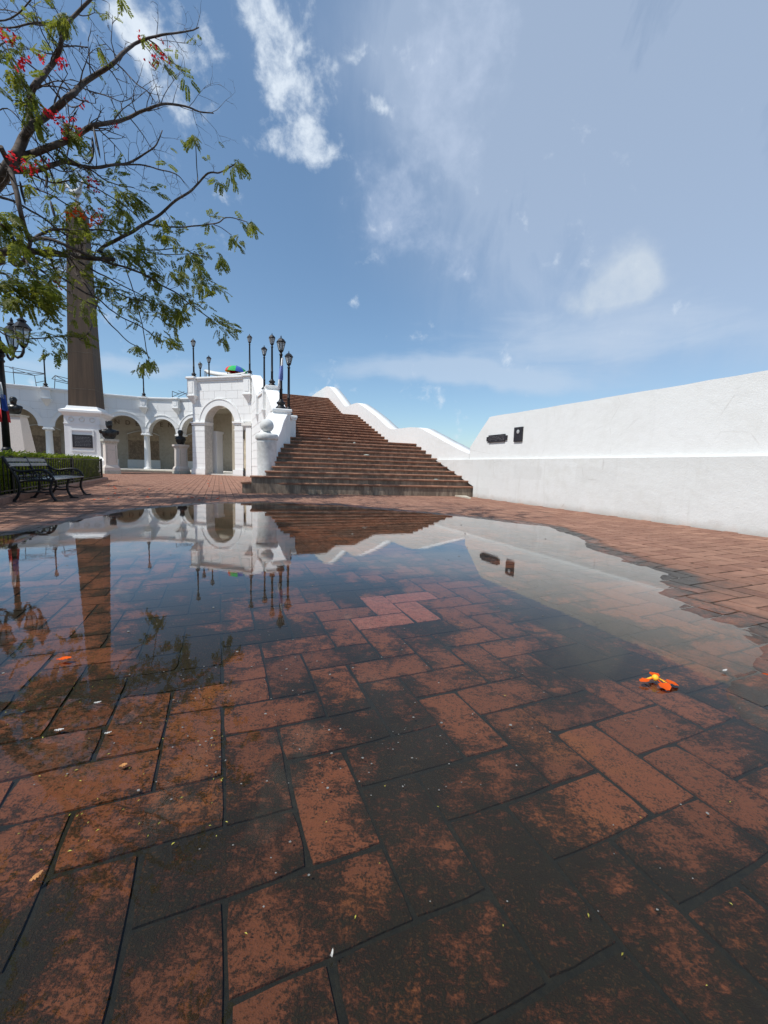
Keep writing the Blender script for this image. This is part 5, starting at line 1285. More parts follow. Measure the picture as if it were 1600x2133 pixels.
def branch(pix, d0, d1, r0, r1, twigs=0, tl=0.5, leafy=0.0, start=None, up=0.0, name='branch'):
    """pix: list of photo pixels the limb runs through, from its thick end; d0..d1 its distance; r in px of the photo"""
    n = len(pix); P = []
    for i, (x, y) in enumerate(pix):
        t_ = i / max(1, n - 1); P.append(at_d(x, y, d0 + (d1 - d0) * t_ + 0.12 * math.sin(i * 1.7)))
    if start is not None: P = [start] + P
    S_ = smooth3(P, 4); m_ = len(S_)
    S_ = [p + Vector((fb(p.x, p.y, p.z, 4.0), fb(p.y, p.z, p.x, 4.0), fb(p.z, p.x, p.y, 4.0))) * 0.012 for p in S_]
    dm = (d0 + d1) / 2
    rad = [(r0 + (r1 - r0) * i / (m_ - 1)) * dm / F_PX / 2 * 0.88 * (1 + 0.10 * fb(i, r0, 0, 0.8)) for i in range(m_)]
    mb = MB(); mb.tube(S_, rad, 8 if r0 > 5 else 6)
    for k in range(twigs):
        i = int(m_ * (0.12 + 0.86 * (k + tr_rng.random() * 0.8) / max(1, twigs))); i = min(i, m_ - 2)
        t_ = (S_[i + 1] - S_[i]).normalized(); s = t_.orthogonal().normalized(); a_ = tr_rng.uniform(0, 6.28)
        s = s * math.cos(a_) + t_.cross(s) * math.sin(a_); s = s + Z * up
        twig(mb, S_[i], t_ * 0.45 + s, tl * tr_rng.uniform(0.5, 1.2), max(rad[i] * 0.35, 0.0045), 0, leafy)
    mb.build(name, M['bark'], tree); BR[len(BR)] = S_
    return S_
fork = TB + Vector((0.3, 0.25, 2.7))
mb = MB(); tp = smooth3([TB - Z * 0.1, TB + Vector((0.05, 0.02, 0.8)), TB + Vector((0.15, 0.1, 1.7)), fork, fork + Vector((0.25, 0.2, 0.5))])
mb.tube(tp, [0.36 - 0.16 * i / (len(tp) - 1) + (0.14 * math.exp(-i / 1.5)) for i in range(len(tp))], 14); mb.build('trunk', M['bark'], tree)
A0 = branch([(-150, 500), (-60, 430), (0, 372), (20, 345), (32, 325)], 6.3, 6.0, 34, 24, start=fork, name='limb')
branch([(30, 328), (50, 290), (66, 262)], 6.0, 6.0, 22, 17)
branch([(64, 266), (61, 228), (64, 195), (75, 175), (95, 150), (112, 128), (124, 100), (132, 62), (150, 36), (188, 0), (225, -45)], 6.0, 6.3, 15, 6, 16, 0.55, 0.10)
branch([(66, 264), (95, 243), (130, 214), (152, 195), (168, 178), (200, 156), (230, 136), (252, 115), (280, 93), (310, 79), (345, 71), (385, 66), (415, 58)], 6.0, 6.8, 15, 2.5, 26, 0.55, 0.03)
branch([(32, 330), (60, 322), (85, 314), (120, 300), (155, 285), (175, 272), (193, 261), (225, 256), (262, 248), (292, 234), (320, 222), (350, 216), (385, 221), (415, 231), (445, 237)], 6.0, 7.0, 16, 2.5, 26, 0.55, 0.03)
branch([(18, 356), (50, 356), (80, 354), (105, 345), (130, 338), (155, 342), (190, 349), (230, 345), (268, 339), (300, 322), (325, 300), (338, 272)], 6.05, 6.9, 13, 2.2, 20, 0.5, 0.06)
branch([(110, 342), (135, 335), (160, 342), (190, 355), (220, 375), (245, 385), (280, 392)], 6.3, 6.9, 5, 2, 8, 0.4, 0.3)
branch([(230, 344), (290, 343), (330, 352), (366, 362), (384, 380)], 6.6, 7.0, 4, 1.8, 10, 0.35)
branch([(0, 305), (20, 345), (32, 390), (43, 440), (52, 475), (62, 500)], 5.6, 5.9, 12, 9, 6, 0.4)
B0 = branch([(-70, 545), (0, 527), (25, 520), (55, 522), (100, 527), (150, 533), (195, 538), (240, 540)], 6.4, 6.9, 22, 9, 12, 0.5, 0.35, start=fork + Vector((0.1, 0.1, 0.1)), name='limb')
branch([(20, 540), (36, 552), (52, 540), (62, 505)], 6.3, 6.1, 12, 8)
branch([(62, 503), (85, 488), (110, 478), (150, 480), (190, 478), (225, 480), (260, 490)], 6.1, 6.8, 7, 2.5, 14, 0.45, 0.25)
branch([(62, 503), (87, 496), (112, 501), (140, 512), (182, 531), (224, 546), (266, 559), (301, 572), (336, 594), (371, 612), (402, 640), (436, 662)], 6.1, 7.3, 8, 2.5, 16, 0.40, 0.55)
branch([(205, 525), (217, 514), (245, 498), (280, 480), (304, 465), (336, 445), (367, 417), (395, 400), (410, 385), (428, 365), (440, 359), (456, 360), (475, 351), (490, 341)], 6.9, 7.3, 8, 2.5, 8, 0.22, 0.15)
branch([(412, 384), (410, 350), (408, 310), (408, 288)], 7.2, 7.2, 2.5, 1.8)
branch([(304, 466), (330, 470), (350, 472), (380, 473), (406, 471), (432, 468), (455, 463), (468, 454), (480, 453), (497, 456), (516, 462)], 7.0, 7.3, 4, 1.8, 3, 0.14, 0.5)
branch([(446, 468), (462, 475), (482, 490)], 7.2, 7.3, 2, 1.5)
branch([(280, 523), (300, 520), (329, 521), (350, 519), (371, 516), (390, 522), (410, 531), (441, 537)], 7.0, 7.3, 3, 1.5, 5, 0.2, 0.6)
branch([(280, 522), (300, 518), (320, 528), (350, 531), (380, 530), (402, 528)], 7.2, 7.4, 2.5, 1.5, 3, 0.2, 0.6)
branch([(196, 598), (224, 600), (259, 617), (285, 624), (318, 626)], 6.8, 7.2, 4, 1.8, 5, 0.25, 0.6)
branch([(90, 515), (147, 534), (199, 566), (220, 575), (238, 586), (280, 608), (306, 620)], 6.5, 7.2, 5, 1.8, 8, 0.3, 0.6)
branch([(258, 545), (262, 560), (273, 590), (281, 615), (287, 640), (297, 678), (304, 720), (310, 752)], 7.0, 7.1, 2.5, 1.8)
branch([(105, 535), (120, 570), (150, 592), (180, 612), (203, 621), (227, 642), (252, 660), (290, 678), (320, 700), (342, 712)], 6.6, 7.1, 5, 1.8, 10, 0.3, 0.6)
branch([(60, 540), (90, 565), (125, 595), (165, 622), (200, 638)], 6.5, 6.8, 4, 2, 6, 0.3, 0.4)
branch([(130, 515), (150, 560), (180, 595), (203, 636), (224, 668), (245, 691), (269, 712), (288, 722)], 6.7, 7.0, 4, 1.8, 4, 0.2, 0.3)
branch([(205, 620), (200, 645), (192, 675), (182, 695), (166, 708)], 6.2, 6.2, 3.5, 2.5)
branch([(0, 465), (25, 490), (55, 545), (75, 580), (95, 600)], 5.6, 5.9, 5, 2, 6, 0.35, 0.6)
branch([(-40, 570), (10, 570), (40, 600), (80, 610)], 5.6, 5.9, 6, 2, 8, 0.35, 0.8)
branch([(-40, 640), (0, 690), (40, 705), (90, 705), (140, 700), (180, 705)], 5.8, 6.1, 4, 1.8, 8, 0.22, 0.5)
branch([(0, 20), (40, 28), (75, 52), (110, 50), (132, 58)][::-1], 6.2, 6.6, 4, 2, 10, 0.4, 0.2)
branch([(132, 60), (108, 50), (70, 48), (32, 56), (0, 58)], 6.2, 6.0, 5, 3, 10, 0.4, 0.2)
branch([(125, 98), (150, 96), (182, 98)], 6.2, 6.3, 4, 2, 6, 0.3)
branch([(-10, 45), (30, 35), (55, 10), (80, -20)], 5.8, 6.0, 4, 2.5, 6, 0.4, 0.3)
branch([(-20, 245), (15, 225), (50, 260), (90, 310), (130, 330)], 5.6, 6.2, 3, 1.5, 8, 0.4, 0.2)
branch([(-20, 120), (10, 90), (26, 130), (50, 180), (75, 215)], 5.4, 5.9, 3.5, 1.8, 8, 0.35, 0.6)
branch([(-30, 380), (30, 385), (80, 395), (130, 420), (180, 452), (215, 470)], 6.3, 7.0, 4, 2, 14, 0.4, 0.3)
branch([(60, 360), (110, 380), (150, 375), (200, 392), (245, 420), (285, 450), (310, 490)], 6.3, 7.1, 4, 1.8, 14, 0.4, 0.3)
branch([(0, 410), (40, 425), (90, 455), (130, 485), (170, 510)], 6.0, 6.6, 6, 2.5, 10, 0.4, 0.3)
branch([(165, 178), (190, 190), (225, 200), (250, 210), (276, 205)], 6.2, 6.6, 3, 1.5, 8, 0.35)
branch([(240, 128), (262, 150), (285, 175), (305, 188), (318, 205), (316, 218)], 6.4, 6.7, 3, 1.5, 8, 0.3)
branch([(310, 82), (330, 98), (350, 122), (372, 140)], 6.6, 6.7, 3, 1.8, 6, 0.25, 0.3)
# limbs of the part of the crown that lies outside the photograph, to the left, behind and above
for dst, n in (((-9.5, 7.5, 6.2), 5), ((-12.0, 3.0, 6.0), 5), ((-8.0, 0.2, 6.6), 5), ((-6.2, 2.6, 6.8), 5), ((-7.5, 5.0, 7.6), 5), ((-10.5, -0.5, 6.0), 5)):
    e = Vector(dst); m_ = fork.lerp(e, 0.5) + Z * 0.5; P = smooth3([fork, fork.lerp(m_, 0.5) + Z * 0.15, m_, e], 5)
    mb = MB(); mb.tube(P, [0.13 - 0.10 * i / (len(P) - 1) for i in range(len(P))], 8)
    for k in range(12):
        i = tr_rng.randrange(6, len(P) - 1); t_ = (P[i + 1] - P[i]).normalized(); s = Vector((tr_rng.gauss(0, 1), tr_rng.gauss(0, 1), tr_rng.gauss(0, 0.5)))
        st_ = len(TIPS); twig(mb, P[i], t_ * 0.5 + s * 0.6, tr_rng.uniform(0.8, 1.7), 0.018, 0, 0.0)
    mb.build('limb', M['bark'], tree)
# the crown above the top left edge of the photograph, mirrored in the near water
for dst in ((-4.6, 4.2, 7.6), (-3.2, 3.4, 7.2), (-5.0, 2.4, 7.4), (-2.4, 4.6, 8.0)):
    e = Vector(dst); m_ = fork.lerp(e, 0.5) + Z * 0.9; P = smooth3([fork, fork.lerp(m_, 0.5) + Z * 0.2, m_, e], 5)
    mb = MB(); mb.tube(P, [0.10 - 0.085 * i / (len(P) - 1) for i in range(len(P))], 8)
    for k in range(10):
        i = tr_rng.randrange(7, len(P) - 1); t_ = (P[i + 1] - P[i]).normalized(); s = Vector((tr_rng.gauss(0, 1), tr_rng.gauss(0, 1), tr_rng.gauss(0, 0.5)))
        twig(mb, P[i], t_ * 0.5 + s * 0.6, tr_rng.uniform(0.6, 1.3), 0.014, 0, 0.0)
    mb.build('limb', M['bark'], tree)
# --- one compound leaf: curved midrib with paired pinnae; a few variants share their mesh data
def leaf_geo(mb, T, Lf, npair, rng_, wid=0.021, pl=0.064):
    n = 6; mid = []
    droop = rng_.uniform(0.10, 0.38)
    for i in range(n + 1):
        t_ = i / n; mid.append(Vector((Lf * t_, 0, -droop * Lf * t_ * t_)))
    for i in range(n):
        a_, b_ = mid[i], mid[i + 1]; w_ = 0.0022
        mb.poly([T @ (a_ + Vector((0, -w_, 0))), T @ (b_ + Vector((0, -w_, 0))), T @ (b_ + Vector((0, w_, 0))), T @ (a_ + Vector((0, w_, 0)))])
    for k in range(npair):
        t_ = 0.16 + 0.84 * (k + 0.5) / npair; f_ = t_ * n; i = min(n - 1, int(f_)); c_ = mid[i].lerp(mid[i + 1], f_ - i)
        L_ = pl * (0.55 + 0.45 * math.sin(PI * (0.15 + 0.75 * t_))) * rng_.uniform(0.85, 1.12)
        for s in (-1, 1):
            if rng_.random() < 0.04: continue
            ang = math.radians(rng_.uniform(48, 66)); d = Vector((math.cos(ang), s * math.sin(ang), rng_.uniform(-0.34, 0.05))).normalized()
            sd = d.cross(Z).normalized(); sd = (sd + Z * rng_.uniform(-0.5, 0.5)).normalized(); dr = Vector((0, 0, -0.18 * L_))
            p0, p1, p2 = c_, c_ + d * L_ * 0.5 + dr * 0.2, c_ + d * L_ + dr
            w1 = wid * 0.5 * rng_.uniform(0.8, 1.15)
            mb.poly([T @ (p0 + d * 0.004), T @ (p0.lerp(p1, 0.5) - sd * w1 * 0.9), T @ (p1.lerp(p2, 0.4) - sd * w1), T @ p2, T @ (p1.lerp(p2, 0.4) + sd * w1), T @ (p0.lerp(p1, 0.5) + sd * w1 * 0.9)])
def leaf_mesh(i):
    mb = MB(); leaf_geo(mb, Matrix.Identity(4), 0.27, 12, random.Random(100 + i))
    me = bpy.data.meshes.new('leaf'); me.from_pydata([tuple(v) for v in mb.v], [], mb.f); me.update(); me.materials.append(M['leaf']); return me
LM = [leaf_mesh(i) for i in range(8)]
def leaf_matrix(p, d, roll, sc):
    x = d.normalized(); y = Z.cross(x)
    y = y.normalized() if y.length > 1e-3 else Vector((1, 0, 0)); z_ = x.cross(y)
    y2 = y * math.cos(roll) + z_ * math.sin(roll); z2 = x.cross(y2)
    m_ = Matrix((x, y2, z2)).transposed().to_4x4(); m_.translation = p
    return m_ @ Matrix.Scale(sc, 4)
LEAVES = []
def spray(p, n, spread, d0=None, sc=1.0, drop=-0.12):
    for k in range(n):
        a_ = tr_rng.uniform(0, 2 * PI); d = Vector((math.cos(a_), math.sin(a_), tr_rng.uniform(-0.45, 0.4) + drop))
        if d0 is not None: d = d * 0.75 + d0.normalized() * 0.65
        q = p + Vector((tr_rng.gauss(0, 1), tr_rng.gauss(0, 1), tr_rng.gauss(0, 0.7))) * spread
        LEAVES.append(leaf_matrix(q, d, tr_rng.uniform(-0.6, 0.6), sc * tr_rng.uniform(0.7, 1.15)))
CL = [ # px, py, distance, leaves, spread px, lean px (dx, dy), scale
 (406, 285, 7.2, 6, 3, (0, 2), .85), (492, 340, 7.3, 6, 8, (3, 4), .85), (452, 378, 7.2, 3, 7, (0, 6), .7), (480, 372, 7.2, 2, 4, (2, 6), .6), (520, 464, 7.3, 6, 6, (5, 5), .8), (490, 494, 7.3, 6, 7, (3, 7), .8),
 (455, 536, 7.3, 5, 6, (4, 4), .75), (440, 664, 7.3, 5, 6, (8, 2), .8), (462, 676, 7.3, 5, 7, (8, 2), .8), (485, 680, 7.3, 4, 6, (8, 2), .7), (392, 532, 7.3, 7, 13, (4, 4), .85), (405, 555, 7.3, 5, 10, (4, 4), .85),
 (425, 585, 7.3, 6, 14, (5, 3), .85), (445, 595, 7.3, 4, 8, (6, 3), .8), (385, 585, 7.2, 7, 16, (5, 4), .85), (360, 570, 7.2, 5, 14, (4, 4), .8), (395, 618, 7.2, 7, 14, (4, 5), .85), (372, 640, 7.2, 5, 12, (4, 5), .85),
 (330, 625, 7.1, 7, 16, (4, 3), .85), (352, 600, 7.1, 5, 14, (4, 4), .8), (345, 655, 7.1, 7, 16, (4, 4), .85), (365, 665, 7.1, 3, 10, (6, 4), .8), (300, 645, 7.0, 6, 18, (4, 3), .8), (262, 640, 6.9, 5, 14, (3, 3), .8), (348, 700, 7.1, 6, 10, (6, 4), .8), (328, 690, 7.0, 3, 10, (3, 5), .75),
 (308, 752, 7.1, 8, 5, (0, 4), .85), (296, 765, 7.1, 2, 6, (-3, 6), .7), (290, 722, 7.0, 4, 4, (1, 3), .7), (268, 528, 6.9, 10, 18, (6, 2), .9), (248, 522, 6.8, 4, 14, (6, 2), .85), (290, 545, 6.9, 6, 14, (6, 4), .85), (320, 575, 7.0, 6, 14, (5, 4), .85), (310, 545, 7.0, 4, 12, (5, 4), .8),
 (332, 455, 7.0, 4, 6, (4, 4), .75), (345, 492, 7.2, 5, 4, (0, 0), .7), (258, 405, 6.9, 7, 14, (6, 4), .9), (280, 412, 6.9, 5, 10, (6, 3), .9), (245, 432, 6.9, 4, 10, (1, 7), .85), (268, 440, 6.9, 3, 8, (2, 7), .8), (225, 470, 6.8, 3, 14, (3, 4), .8),
 (160, 432, 6.6, 6, 12, (1, 5), .85), (172, 485, 6.7, 2, 12, (2, 4), .8), (205, 545, 6.8, 2, 12, (5, 2), .75), (180, 625, 6.3, 3, 8, (4, 3), .8), (160, 660, 6.3, 2, 8, (2, 5), .7), (188, 638, 6.3, 2, 6, (3, 4), .75),
 (15, 590, 5.6, 10, 18, (5, 2), .95), (42, 605, 5.7, 10, 16, (6, 1), .95), (72, 605, 5.8, 8, 14, (6, 1), .9), (95, 612, 5.8, 4, 8, (6, 2), .85), (55, 628, 5.7, 5, 14, (6, 1), .85), (28, 622, 5.6, 4, 12, (5, 1), .85), (5, 618, 5.6, 4, 10, (3, 2), .85), (85, 580, 5.9, 6, 14, (5, 3), .95), (60, 560, 5.9, 5, 14, (5, 3), .95), (105, 575, 6.0, 4, 10, (5, 3), .9), (95, 635, 5.9, 4, 8, (6, 2), .95),
 (20, 470, 5.8, 8, 16, (3, 4), 1.0), (8, 445, 5.7, 6, 12, (2, 4), 1.0), (30, 500, 5.8, 5, 12, (3, 5), 1.0), (10, 112, 5.5, 4, 10, (3, 6), .85), (22, 145, 5.6, 3, 8, (3, 6), .85), (35, 175, 5.7, 2, 6, (4, 6), .8), (5, 90, 5.5, 2, 8, (2, 6), .8), (-8, 160, 5.5, 3, 12, (3, 5), .85),
 (132, 25, 6.2, 6, 8, (0, 5), .9), (118, 38, 6.2, 4, 8, (-2, 5), .85), (65, 195, 5.9, 2, 10, (5, 5), .8), (80, 215, 5.9, 2, 10, (6, 5), .8), (150, 268, 6.2, 8, 8, (2, 3), .85), (165, 280, 6.2, 4, 8, (4, 3), .8), (58, 338, 6.0, 5, 10, (4, 2), .8), (110, 290, 6.1, 3, 12, (6, 5), .8), (70, 245, 5.9, 4, 10, (3, 6), .8), (150, 360, 6.5, 4, 10, (0, 7), .85),
 (92, 698, 6.0, 2, 5, (6, 0), .7), (116, 694, 6.0, 3, 6, (7, -1), .7), (148, 694, 6.1, 3, 6, (7, 0), .7), (172, 702, 6.1, 2, 5, (7, 1), .7), (122, 712, 6.0, 2, 5, (3, 4), .6), (60, 688, 5.9, 1, 3, (5, 0), .6), (135, 732, 6.1, 1, 3, (3, 5), .55),
 (100, 460, 6.3, 2, 14, (5, 3), .8), (125, 445, 6.4, 2, 12, (4, 3), .75), (210, 575, 6.8, 2, 12, (5, 3), .7), (195, 12, 6.3, 2, 4, (3, 4), .7), (330, 130, 6.7, 2, 6, (1, 4), .5), (240, 228, 6.5, 2, 5, (0, 4), .5), (300, 78, 6.6, 2, 5, (1, 3), .5)]
for px, py, d, n, sp, ln, sc in CL:
    p = at_d(px, py, d); e = at_d(px + ln[0] * 8, py + ln[1] * 8, d) - p
    for k in range(n):
        q = at_d(px + tr_rng.gauss(0, sp), py + tr_rng.gauss(0, sp * 0.8), d + tr_rng.gauss(0, 0.22))
        spray(q, 3, 0.015, e if e.length > 1e-4 else None, sc * 0.98)
for p, d in TIPS:
    if tr_rng.random() < 0.5: spray(p, tr_rng.choice((1, 2, 3)), 0.03, d, 0.75)
# the crown beyond the frame
k = 0
while k < 260:
    p = Vector((tr_rng.gauss(-9.2, 2.3), tr_rng.gauss(3.2, 2.5), tr_rng.gauss(6.6, 0.8)))
    q = proj(p)
    if p.z < 5.0 or p.z > 8.6: continue
    if q[2] > 0.2 and -150 < q[0] < 1750 and -260 < q[1] < 2300: continue
    if p.x > -4.2: continue
    spray(p, 7, 0.30, None, 1.05); k += 1
k = 0
while k < 70:
    p = Vector((tr_rng.gauss(-3.6, 1.4), tr_rng.gauss(3.3, 1.2), tr_rng.gauss(7.5, 0.6))); q = proj(p)
    if q[2] > 0.2 and q[0] > -150 and q[1] > -200: continue
    if p.x > -1.2 or p.z < 6.2: continue
    spray(p, 5, 0.22, None, 1.0); k += 1
def leaf_area(m_):
    p = m_.translation; q = proj(p)
    if q[2] < 0.3 or q[0] < -20 or q[1] < -20 or q[0] > 1620: return 0
    return m_.col[0].length / q[2]
LEAVES.sort(key=leaf_area, reverse=True)
T0 = Matrix.Translation(-TB)
for k, m_ in enumerate(LEAVES[:300]):
    o = bpy.data.objects.new('leaf', LM[k % len(LM)]); COL.objects.link(o); o.parent = tree; o.matrix_local = T0 @ m_
mb = MB(); lr = random.Random(5); LV = []
for i in range(8):
    b_ = MB(); leaf_geo(b_, Matrix.Identity(4), 0.27, 12, random.Random(200 + i)); LV.append(b_)
for k, m_ in enumerate(LEAVES[300:]):
    b_ = LV[k % 8]; o_ = len(mb.v); mb.v.extend([m_ @ v for v in b_.v]); mb.f.extend([tuple(o_ + i for i in f) for f in b_.f]); mb.smooth.extend(b_.smooth)
o = mb.build('foliage', M['leaf'], tree); o['kind'] = 'stuff'
# red blossom and pods
def blossom(px, py, d, n, sp, mat='petal_red'):
    mb = MB()
    for k in range(n):
        p = at_d(px + tr_rng.gauss(0, sp), py + tr_rng.gauss(0, sp), d + tr_rng.gauss(0, 0.06))
        for j in range(4):
            a_ = Vector((tr_rng.gauss(0, 1), tr_rng.gauss(0, 1), tr_rng.gauss(-0.2, 0.8))).normalized(); b_ = a_.orthogonal().normalized(); s = tr_rng.uniform(0.026, 0.046)
            mb.poly([p, p + a_ * s * 0.7 + b_ * s * 0.4, p + a_ * s * 1.3, p + a_ * s * 0.7 - b_ * s * 0.4])
    o = mb.build('blossom', M[mat], tree); o['kind'] = 'stuff'
for b_ in ((45, 132, 5.7, 14, 9), (88, 120, 5.9, 7, 5), (124, 133, 6.0, 12, 7), (20, 78, 5.5, 8, 9), (8, 62, 5.5, 6, 7), (95, 230, 6.0, 7, 5), (108, 238, 6.0, 5, 4), (58, 350, 5.9, 8, 9), (72, 342, 6.0, 7, 7), (20, 325, 5.7, 5, 6), (140, 255, 6.1, 8, 8), (152, 246, 6.1, 6, 5), (165, 270, 6.2, 5, 6),
           (330, 95, 6.7, 7, 9), (318, 122, 6.7, 8, 8), (340, 118, 6.7, 4, 6), (288, 74, 6.6, 4, 4), (196, 384, 6.6, 7, 6), (98, 343, 6.2, 4, 4), (124, 590, 6.4, 5, 5), (173, 213, 6.4, 4, 4), (243, 262, 6.5, 3, 4), (30, 345, 5.8, 6, 8), (110, 252, 6.1, 4, 8), (132, 275, 6.1, 5, 8), (190, 374, 6.6, 3, 4)):
    blossom(*b_)
for b_ in ((150, 447, 6.5, 10, 6), (172, 448, 6.5, 6, 5), (196, 452, 6.6, 10, 8), (205, 462, 6.6, 6, 6)): blossom(*b_, mat='petal_orange')
for pts in ([(192, 285), (194, 310), (192, 330), (185, 342)], [(195, 265), (200, 290), (205, 312), (209, 330)], [(42, 378), (46, 400), (50, 415), (53, 428)], [(105, 418), (110, 435), (114, 450), (117, 455)], [(96, 353), (98, 370), (97, 388), (101, 392)]):
    mb = MB(); mb.tube(smooth3([at_d(x, y, 6.2) for x, y in pts], 3), [0.006, 0.014, 0.018, 0.019, 0.019, 0.018, 0.016, 0.013, 0.009, 0.004][:10], 5); mb.build('seed_pod', M['pod'], tree)
# black bird on the branch
bpnt = at_d(219, 534, 6.85); bd = (at_d(232, 552, 6.95) - at_d(212, 526, 6.85)).normalized(); sd = bd.cross(FWD).normalized()
t = thing('bird', 'glossy black bird perched on a branch in front of the obelisk', 'bird', bpnt)
rings = []
for x, r_, off in ((-0.125, 0.003, -0.035), (-0.10, 0.008, -0.022), (-0.09, 0.020, -0.012), (-0.07, 0.027, -0.004), (-0.045, 0.024, 0.0), (-0.01, 0.036, 0.0), (0.03, 0.038, 0.0), (0.065, 0.025, 0.0), (0.09, 0.014, 0.003), (0.15, 0.014, 0.008), (0.19, 0.010, 0.012)):
    rings.append([bpnt + bd * x + sd * off + (sd * math.cos(a_) + FWD * math.sin(a_)) * r_ for a_ in [2 * PI * k / 12 for k in range(12)]])
mb = MB(); mb.loft(rings); mb.build('body', M['black'], t)
mb = MB()
for s in (-0.012, 0.012): mb.tube([bpnt + bd * 0.03 + FWD * s, bpnt + bd * 0.035 + FWD * s - sd * -0.045], 0.003, 5)
mb.build('legs', M['black'], t)

# ------------------------------------------------------------------ small things in and around the puddle
def surf(x, y): return max(0.0015, height(x, y) + 0.002)
fl = gnd(1364, 1423); fx = Vector((1, 0, 0)); fy = Vector((0, 1, 0))
t = thing('fallen_flower', 'orange flame tree flower with yellow centre lying in the shallow water', 'flower', (fl.x, fl.y, surf(fl.x, fl.y)))
def petal(c, ang, L, w_, mat, lift=0.012, curl=0.0, claw=0.45):
    d = fx * math.cos(ang) + fy * math.sin(ang); s = Vector((-d.y, d.x, 0)); mb = MB(); rows = []
    n = 9
    for i in range(n + 1):
        t_ = i / n; x = L * t_
        ww = 0.0022 if t_ < claw else w_ * math.sin(PI * (0.10 + 0.86 * (t_ - claw) / (1 - claw))) ** 0.7
        ww *= 1 + 0.10 * math.sin(i * 5.1); z_ = lift * (1 - t_) ** 1.2 + 0.004 + curl * t_ * t_
        rows.append([mb.vert(c + d * x + s * ww * q + Z * (z_ + 0.25 * abs(q) * ww + (0.0015 * math.sin(i * 3 + q * 4)))) for q in (-1, -0.5, 0, 0.5, 1)])
    for a_, b_ in zip(rows, rows[1:]):
        for i in range(4): mb.face((a_[i], a_[i + 1], b_[i + 1], b_[i]), True)
    return mb
fc = Vector((fl.x, fl.y, surf(fl.x, fl.y)))
for ang, L, w_, cu in ((192, 0.060, 0.013, 0.006), (-18, 0.068, 0.016, 0.0), (-78, 0.052, 0.024, -0.002), (62, 0.040, 0.017, 0.014)):
    petal(fc, math.radians(ang), L, w_, 'o', 0.016, cu).build('petal', M['petal_orange'], t)
for ang, L in ((165, 0.030), (-35, 0.042), (110, 0.02)):
    petal(fc, math.radians(ang), L, 0.005, 'y', 0.020, 0.004, 0.1).build('sepal', M['petal_yellow'], t)
mb = MB(); mb.lathe(fc + Z * 0.008, [(0.004, 0), (0.010, 0.006), (0.011, 0.013), (0.006, 0.019), (0.001, 0.021)], 10); mb.build('centre', M['petal_yellow'], t)
def loose_petal(px, py, ang, L, w_, mat, label, cat='petal', name='fallen_petal', group=None, thick=0.006):
    p = gnd(px, py); c_ = Vector((p.x, p.y, surf(p.x, p.y)))
    o = petal(c_, math.radians(ang), L, w_, mat, 0.003, thick, 0.12).build(name, M[mat], None, loc=c_); tag(o, label, cat, group); return o
loose_petal(118, 1378, 12, 0.045, 0.012, 'petal_orange', 'single orange red petal floating on the dark water under the tree reflection')
loose_petal(1588, 1408, -35, 0.05, 0.006, 'petal_orange', 'narrow orange petal on wet bricks by the edge of the picture')
loose_petal(248, 1603, 15, 0.017, 0.006, 'dryleaf', 'small curled dry leaf with a torn edge on the brick joint', 'leaf', 'dry_leaf')
loose_petal(62, 1845, 60, 0.018, 0.0045, 'dryleaf', 'narrow folded dry leaf near the sunlit orange brick', 'leaf', 'dry_leaf')
for px, py, a_, L, lab in ((196, 1470, 8, 0.026, 'white feather tuft nearest the middle of the wet bricks'), (114, 1528, 5, 0.030, 'white feather tuft lying along a brick joint, lowest but one'), (218, 1534, 10, 0.022, 'white feather tuft lying low beside a brick end'), (1505, 1402, 20, 0.030, 'pale feather on the damp bricks right of the orange flower'), (690, 2003, 80, 0.010, 'tiny pale seed husk on the nearest dark bricks')):
    loose_petal(px, py, a_, L * 0.75, L * 0.15, 'feather', lab, 'feather', 'feather')
mb = MB(); sr = random.Random(21)
for k in range(330):
    if k < 260: px, py = sr.uniform(250, 1150), 1090 + 560 * sr.random() ** 1.25
    else: px, py = sr.uniform(0, 1600), sr.uniform(1150, 1900)
    p = gnd(px, py); dd = p.length
    s = sr.uniform(0.0010, 0.0030) * (0.6 + 0.26 * dd) * (1.0 if sr.random() < 0.85 else 1.7)
    c_ = Vector((p.x, p.y, surf(p.x, p.y))); a0 = sr.uniform(0, 6)
    n = 6; top = [c_ + Vector((math.cos(a0 + 2 * PI * i / n) * s * sr.uniform(0.7, 1.2), math.sin(a0 + 2 * PI * i / n) * s * sr.uniform(0.5, 1.1), s * 0.35)) for i in range(n)]
    mb.prism(top, Z * -s * 0.35)
o = mb.build('floating_specks', M['speck']); tag(o, 'pale specks scattered over the water', kind='stuff')
mb = MB()
for k in range(75):
    px, py = (sr.uniform(0, 480), sr.uniform(1400, 1780)) if k < 60 else (sr.uniform(500, 1600), sr.uniform(1350, 2100))
    p = gnd(px, py); c_ = Vector((p.x, p.y, surf(p.x, p.y))); a_ = sr.uniform(0, 6); L = sr.uniform(0.0018, 0.004); d = Vector((math.cos(a_), math.sin(a_), 0)); s = Vector((-d.y, d.x, 0))
    mb.poly([c_ - d * L, c_ - s * L * 0.35 + Z * 0.001, c_ + d * L, c_ + s * L * 0.35 + Z * 0.001])
o = mb.build('fallen_leaflets', M['seedleaf']); tag(o, 'tiny yellow leaflets scattered on the wet bricks', kind='stuff')
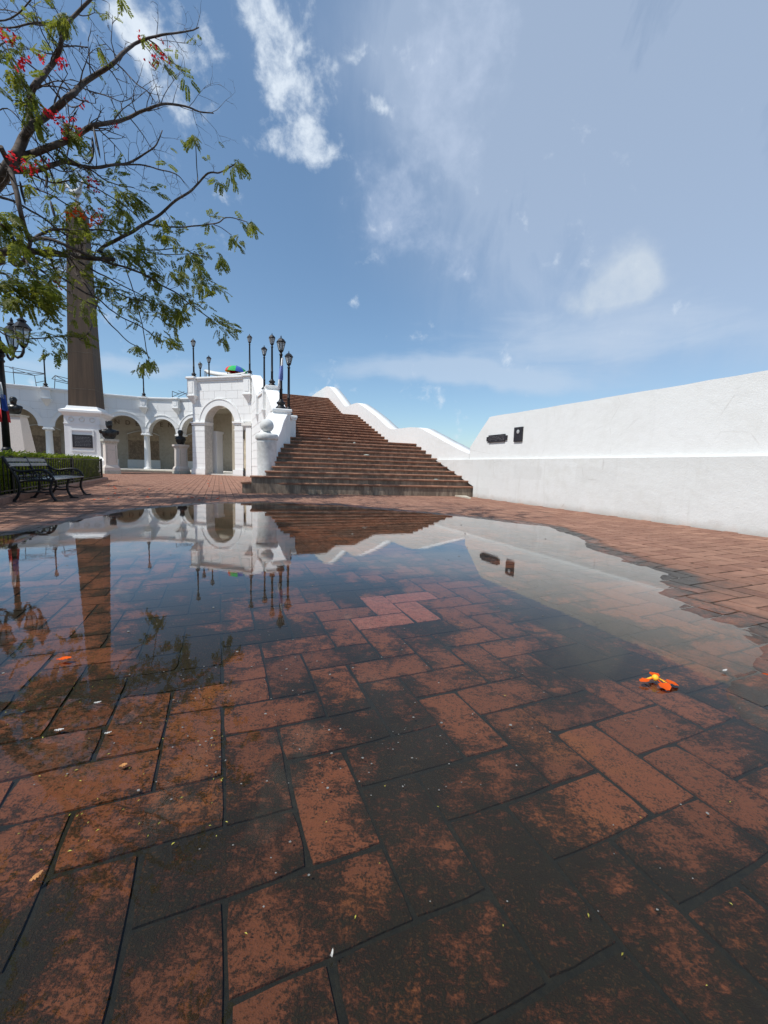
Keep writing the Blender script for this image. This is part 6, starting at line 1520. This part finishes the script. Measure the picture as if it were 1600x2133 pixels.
# red petals scattered on the plaza bricks
mb = MB()
for k in range(26):
    px, py = sr.uniform(150, 470), sr.uniform(1002, 1045); p = gnd(px, py); c_ = Vector((p.x, p.y, height(p.x, p.y) + 0.006)); a_ = sr.uniform(0, 6); L = sr.uniform(0.02, 0.045); d = Vector((math.cos(a_), math.sin(a_), 0)); s = Vector((-d.y, d.x, 0))
    mb.poly([c_ - d * L, c_ - s * L * 0.5 + Z * 0.012, c_ + d * L, c_ + s * L * 0.5 + Z * 0.012])
o = mb.build('scattered_petals', M['petal_orange']); tag(o, 'red petals scattered on the dry plaza bricks', kind='stuff')
# litter on the steps
def litter(u_, v_, z_, s, label, flat=1.0):
    s *= 0.62
    bm = bmesh.new(); bmesh.ops.create_icosphere(bm, subdivisions=2, radius=s)
    p = uv(u_, v_, z_)
    for v in bm.verts:
        v.co *= 1 + 0.35 * mnoise.noise(v.co * 30 + p); v.co.z = v.co.z * flat * 0.8 + s * 0.5 * flat; v.co.x *= 1 + (1 - flat) * 1.4; v.co += p
    mb = MB(); mb.add_bm(bm); o = mb.build('litter', M['litter'], None, loc=p); tag(o, label, 'litter', 'crumpled litter on the steps')
def step_hit(px, py):
    best = None
    for k, (u_, z, lv, du) in enumerate(steps):
        p = gnd(px, py, z) if abs(ray(px, py).z) > 1e-4 else None
        if p is None: continue
        t_ = (p - CAM).dot(FWD)
        if t_ > 0:
            uu, vv = p.dot(U), p.dot(V)
            nu = steps[k + 1][0] if k + 1 < len(steps) else u_ + 1
            if u_ - 0.05 <= uu <= nu + 0.1: return uu, vv, z
    return None
for px, py, s, fl_, lab, dft in ((708, 911, 0.055, 1.0, 'round crumpled litter ball highest on the steps', (12.5, 3.2, 1.52)), (752, 924, 0.065, 1.0, 'crumpled litter ball one step below the highest', (12.1, 3.9, 1.40)), (748, 951, 0.085, 0.45, 'flattened greenish litter in the middle of the lower steps', (10.95, 3.9, 1.02)), (930, 1003, 0.06, 0.5, 'twisted pale litter on the lowest steps near the right wall', (9.2, 5.2, 0.42))):
    u_, v_, z_ = dft
    litter(u_ + 0.05, v_, z_, s, lab, fl_)
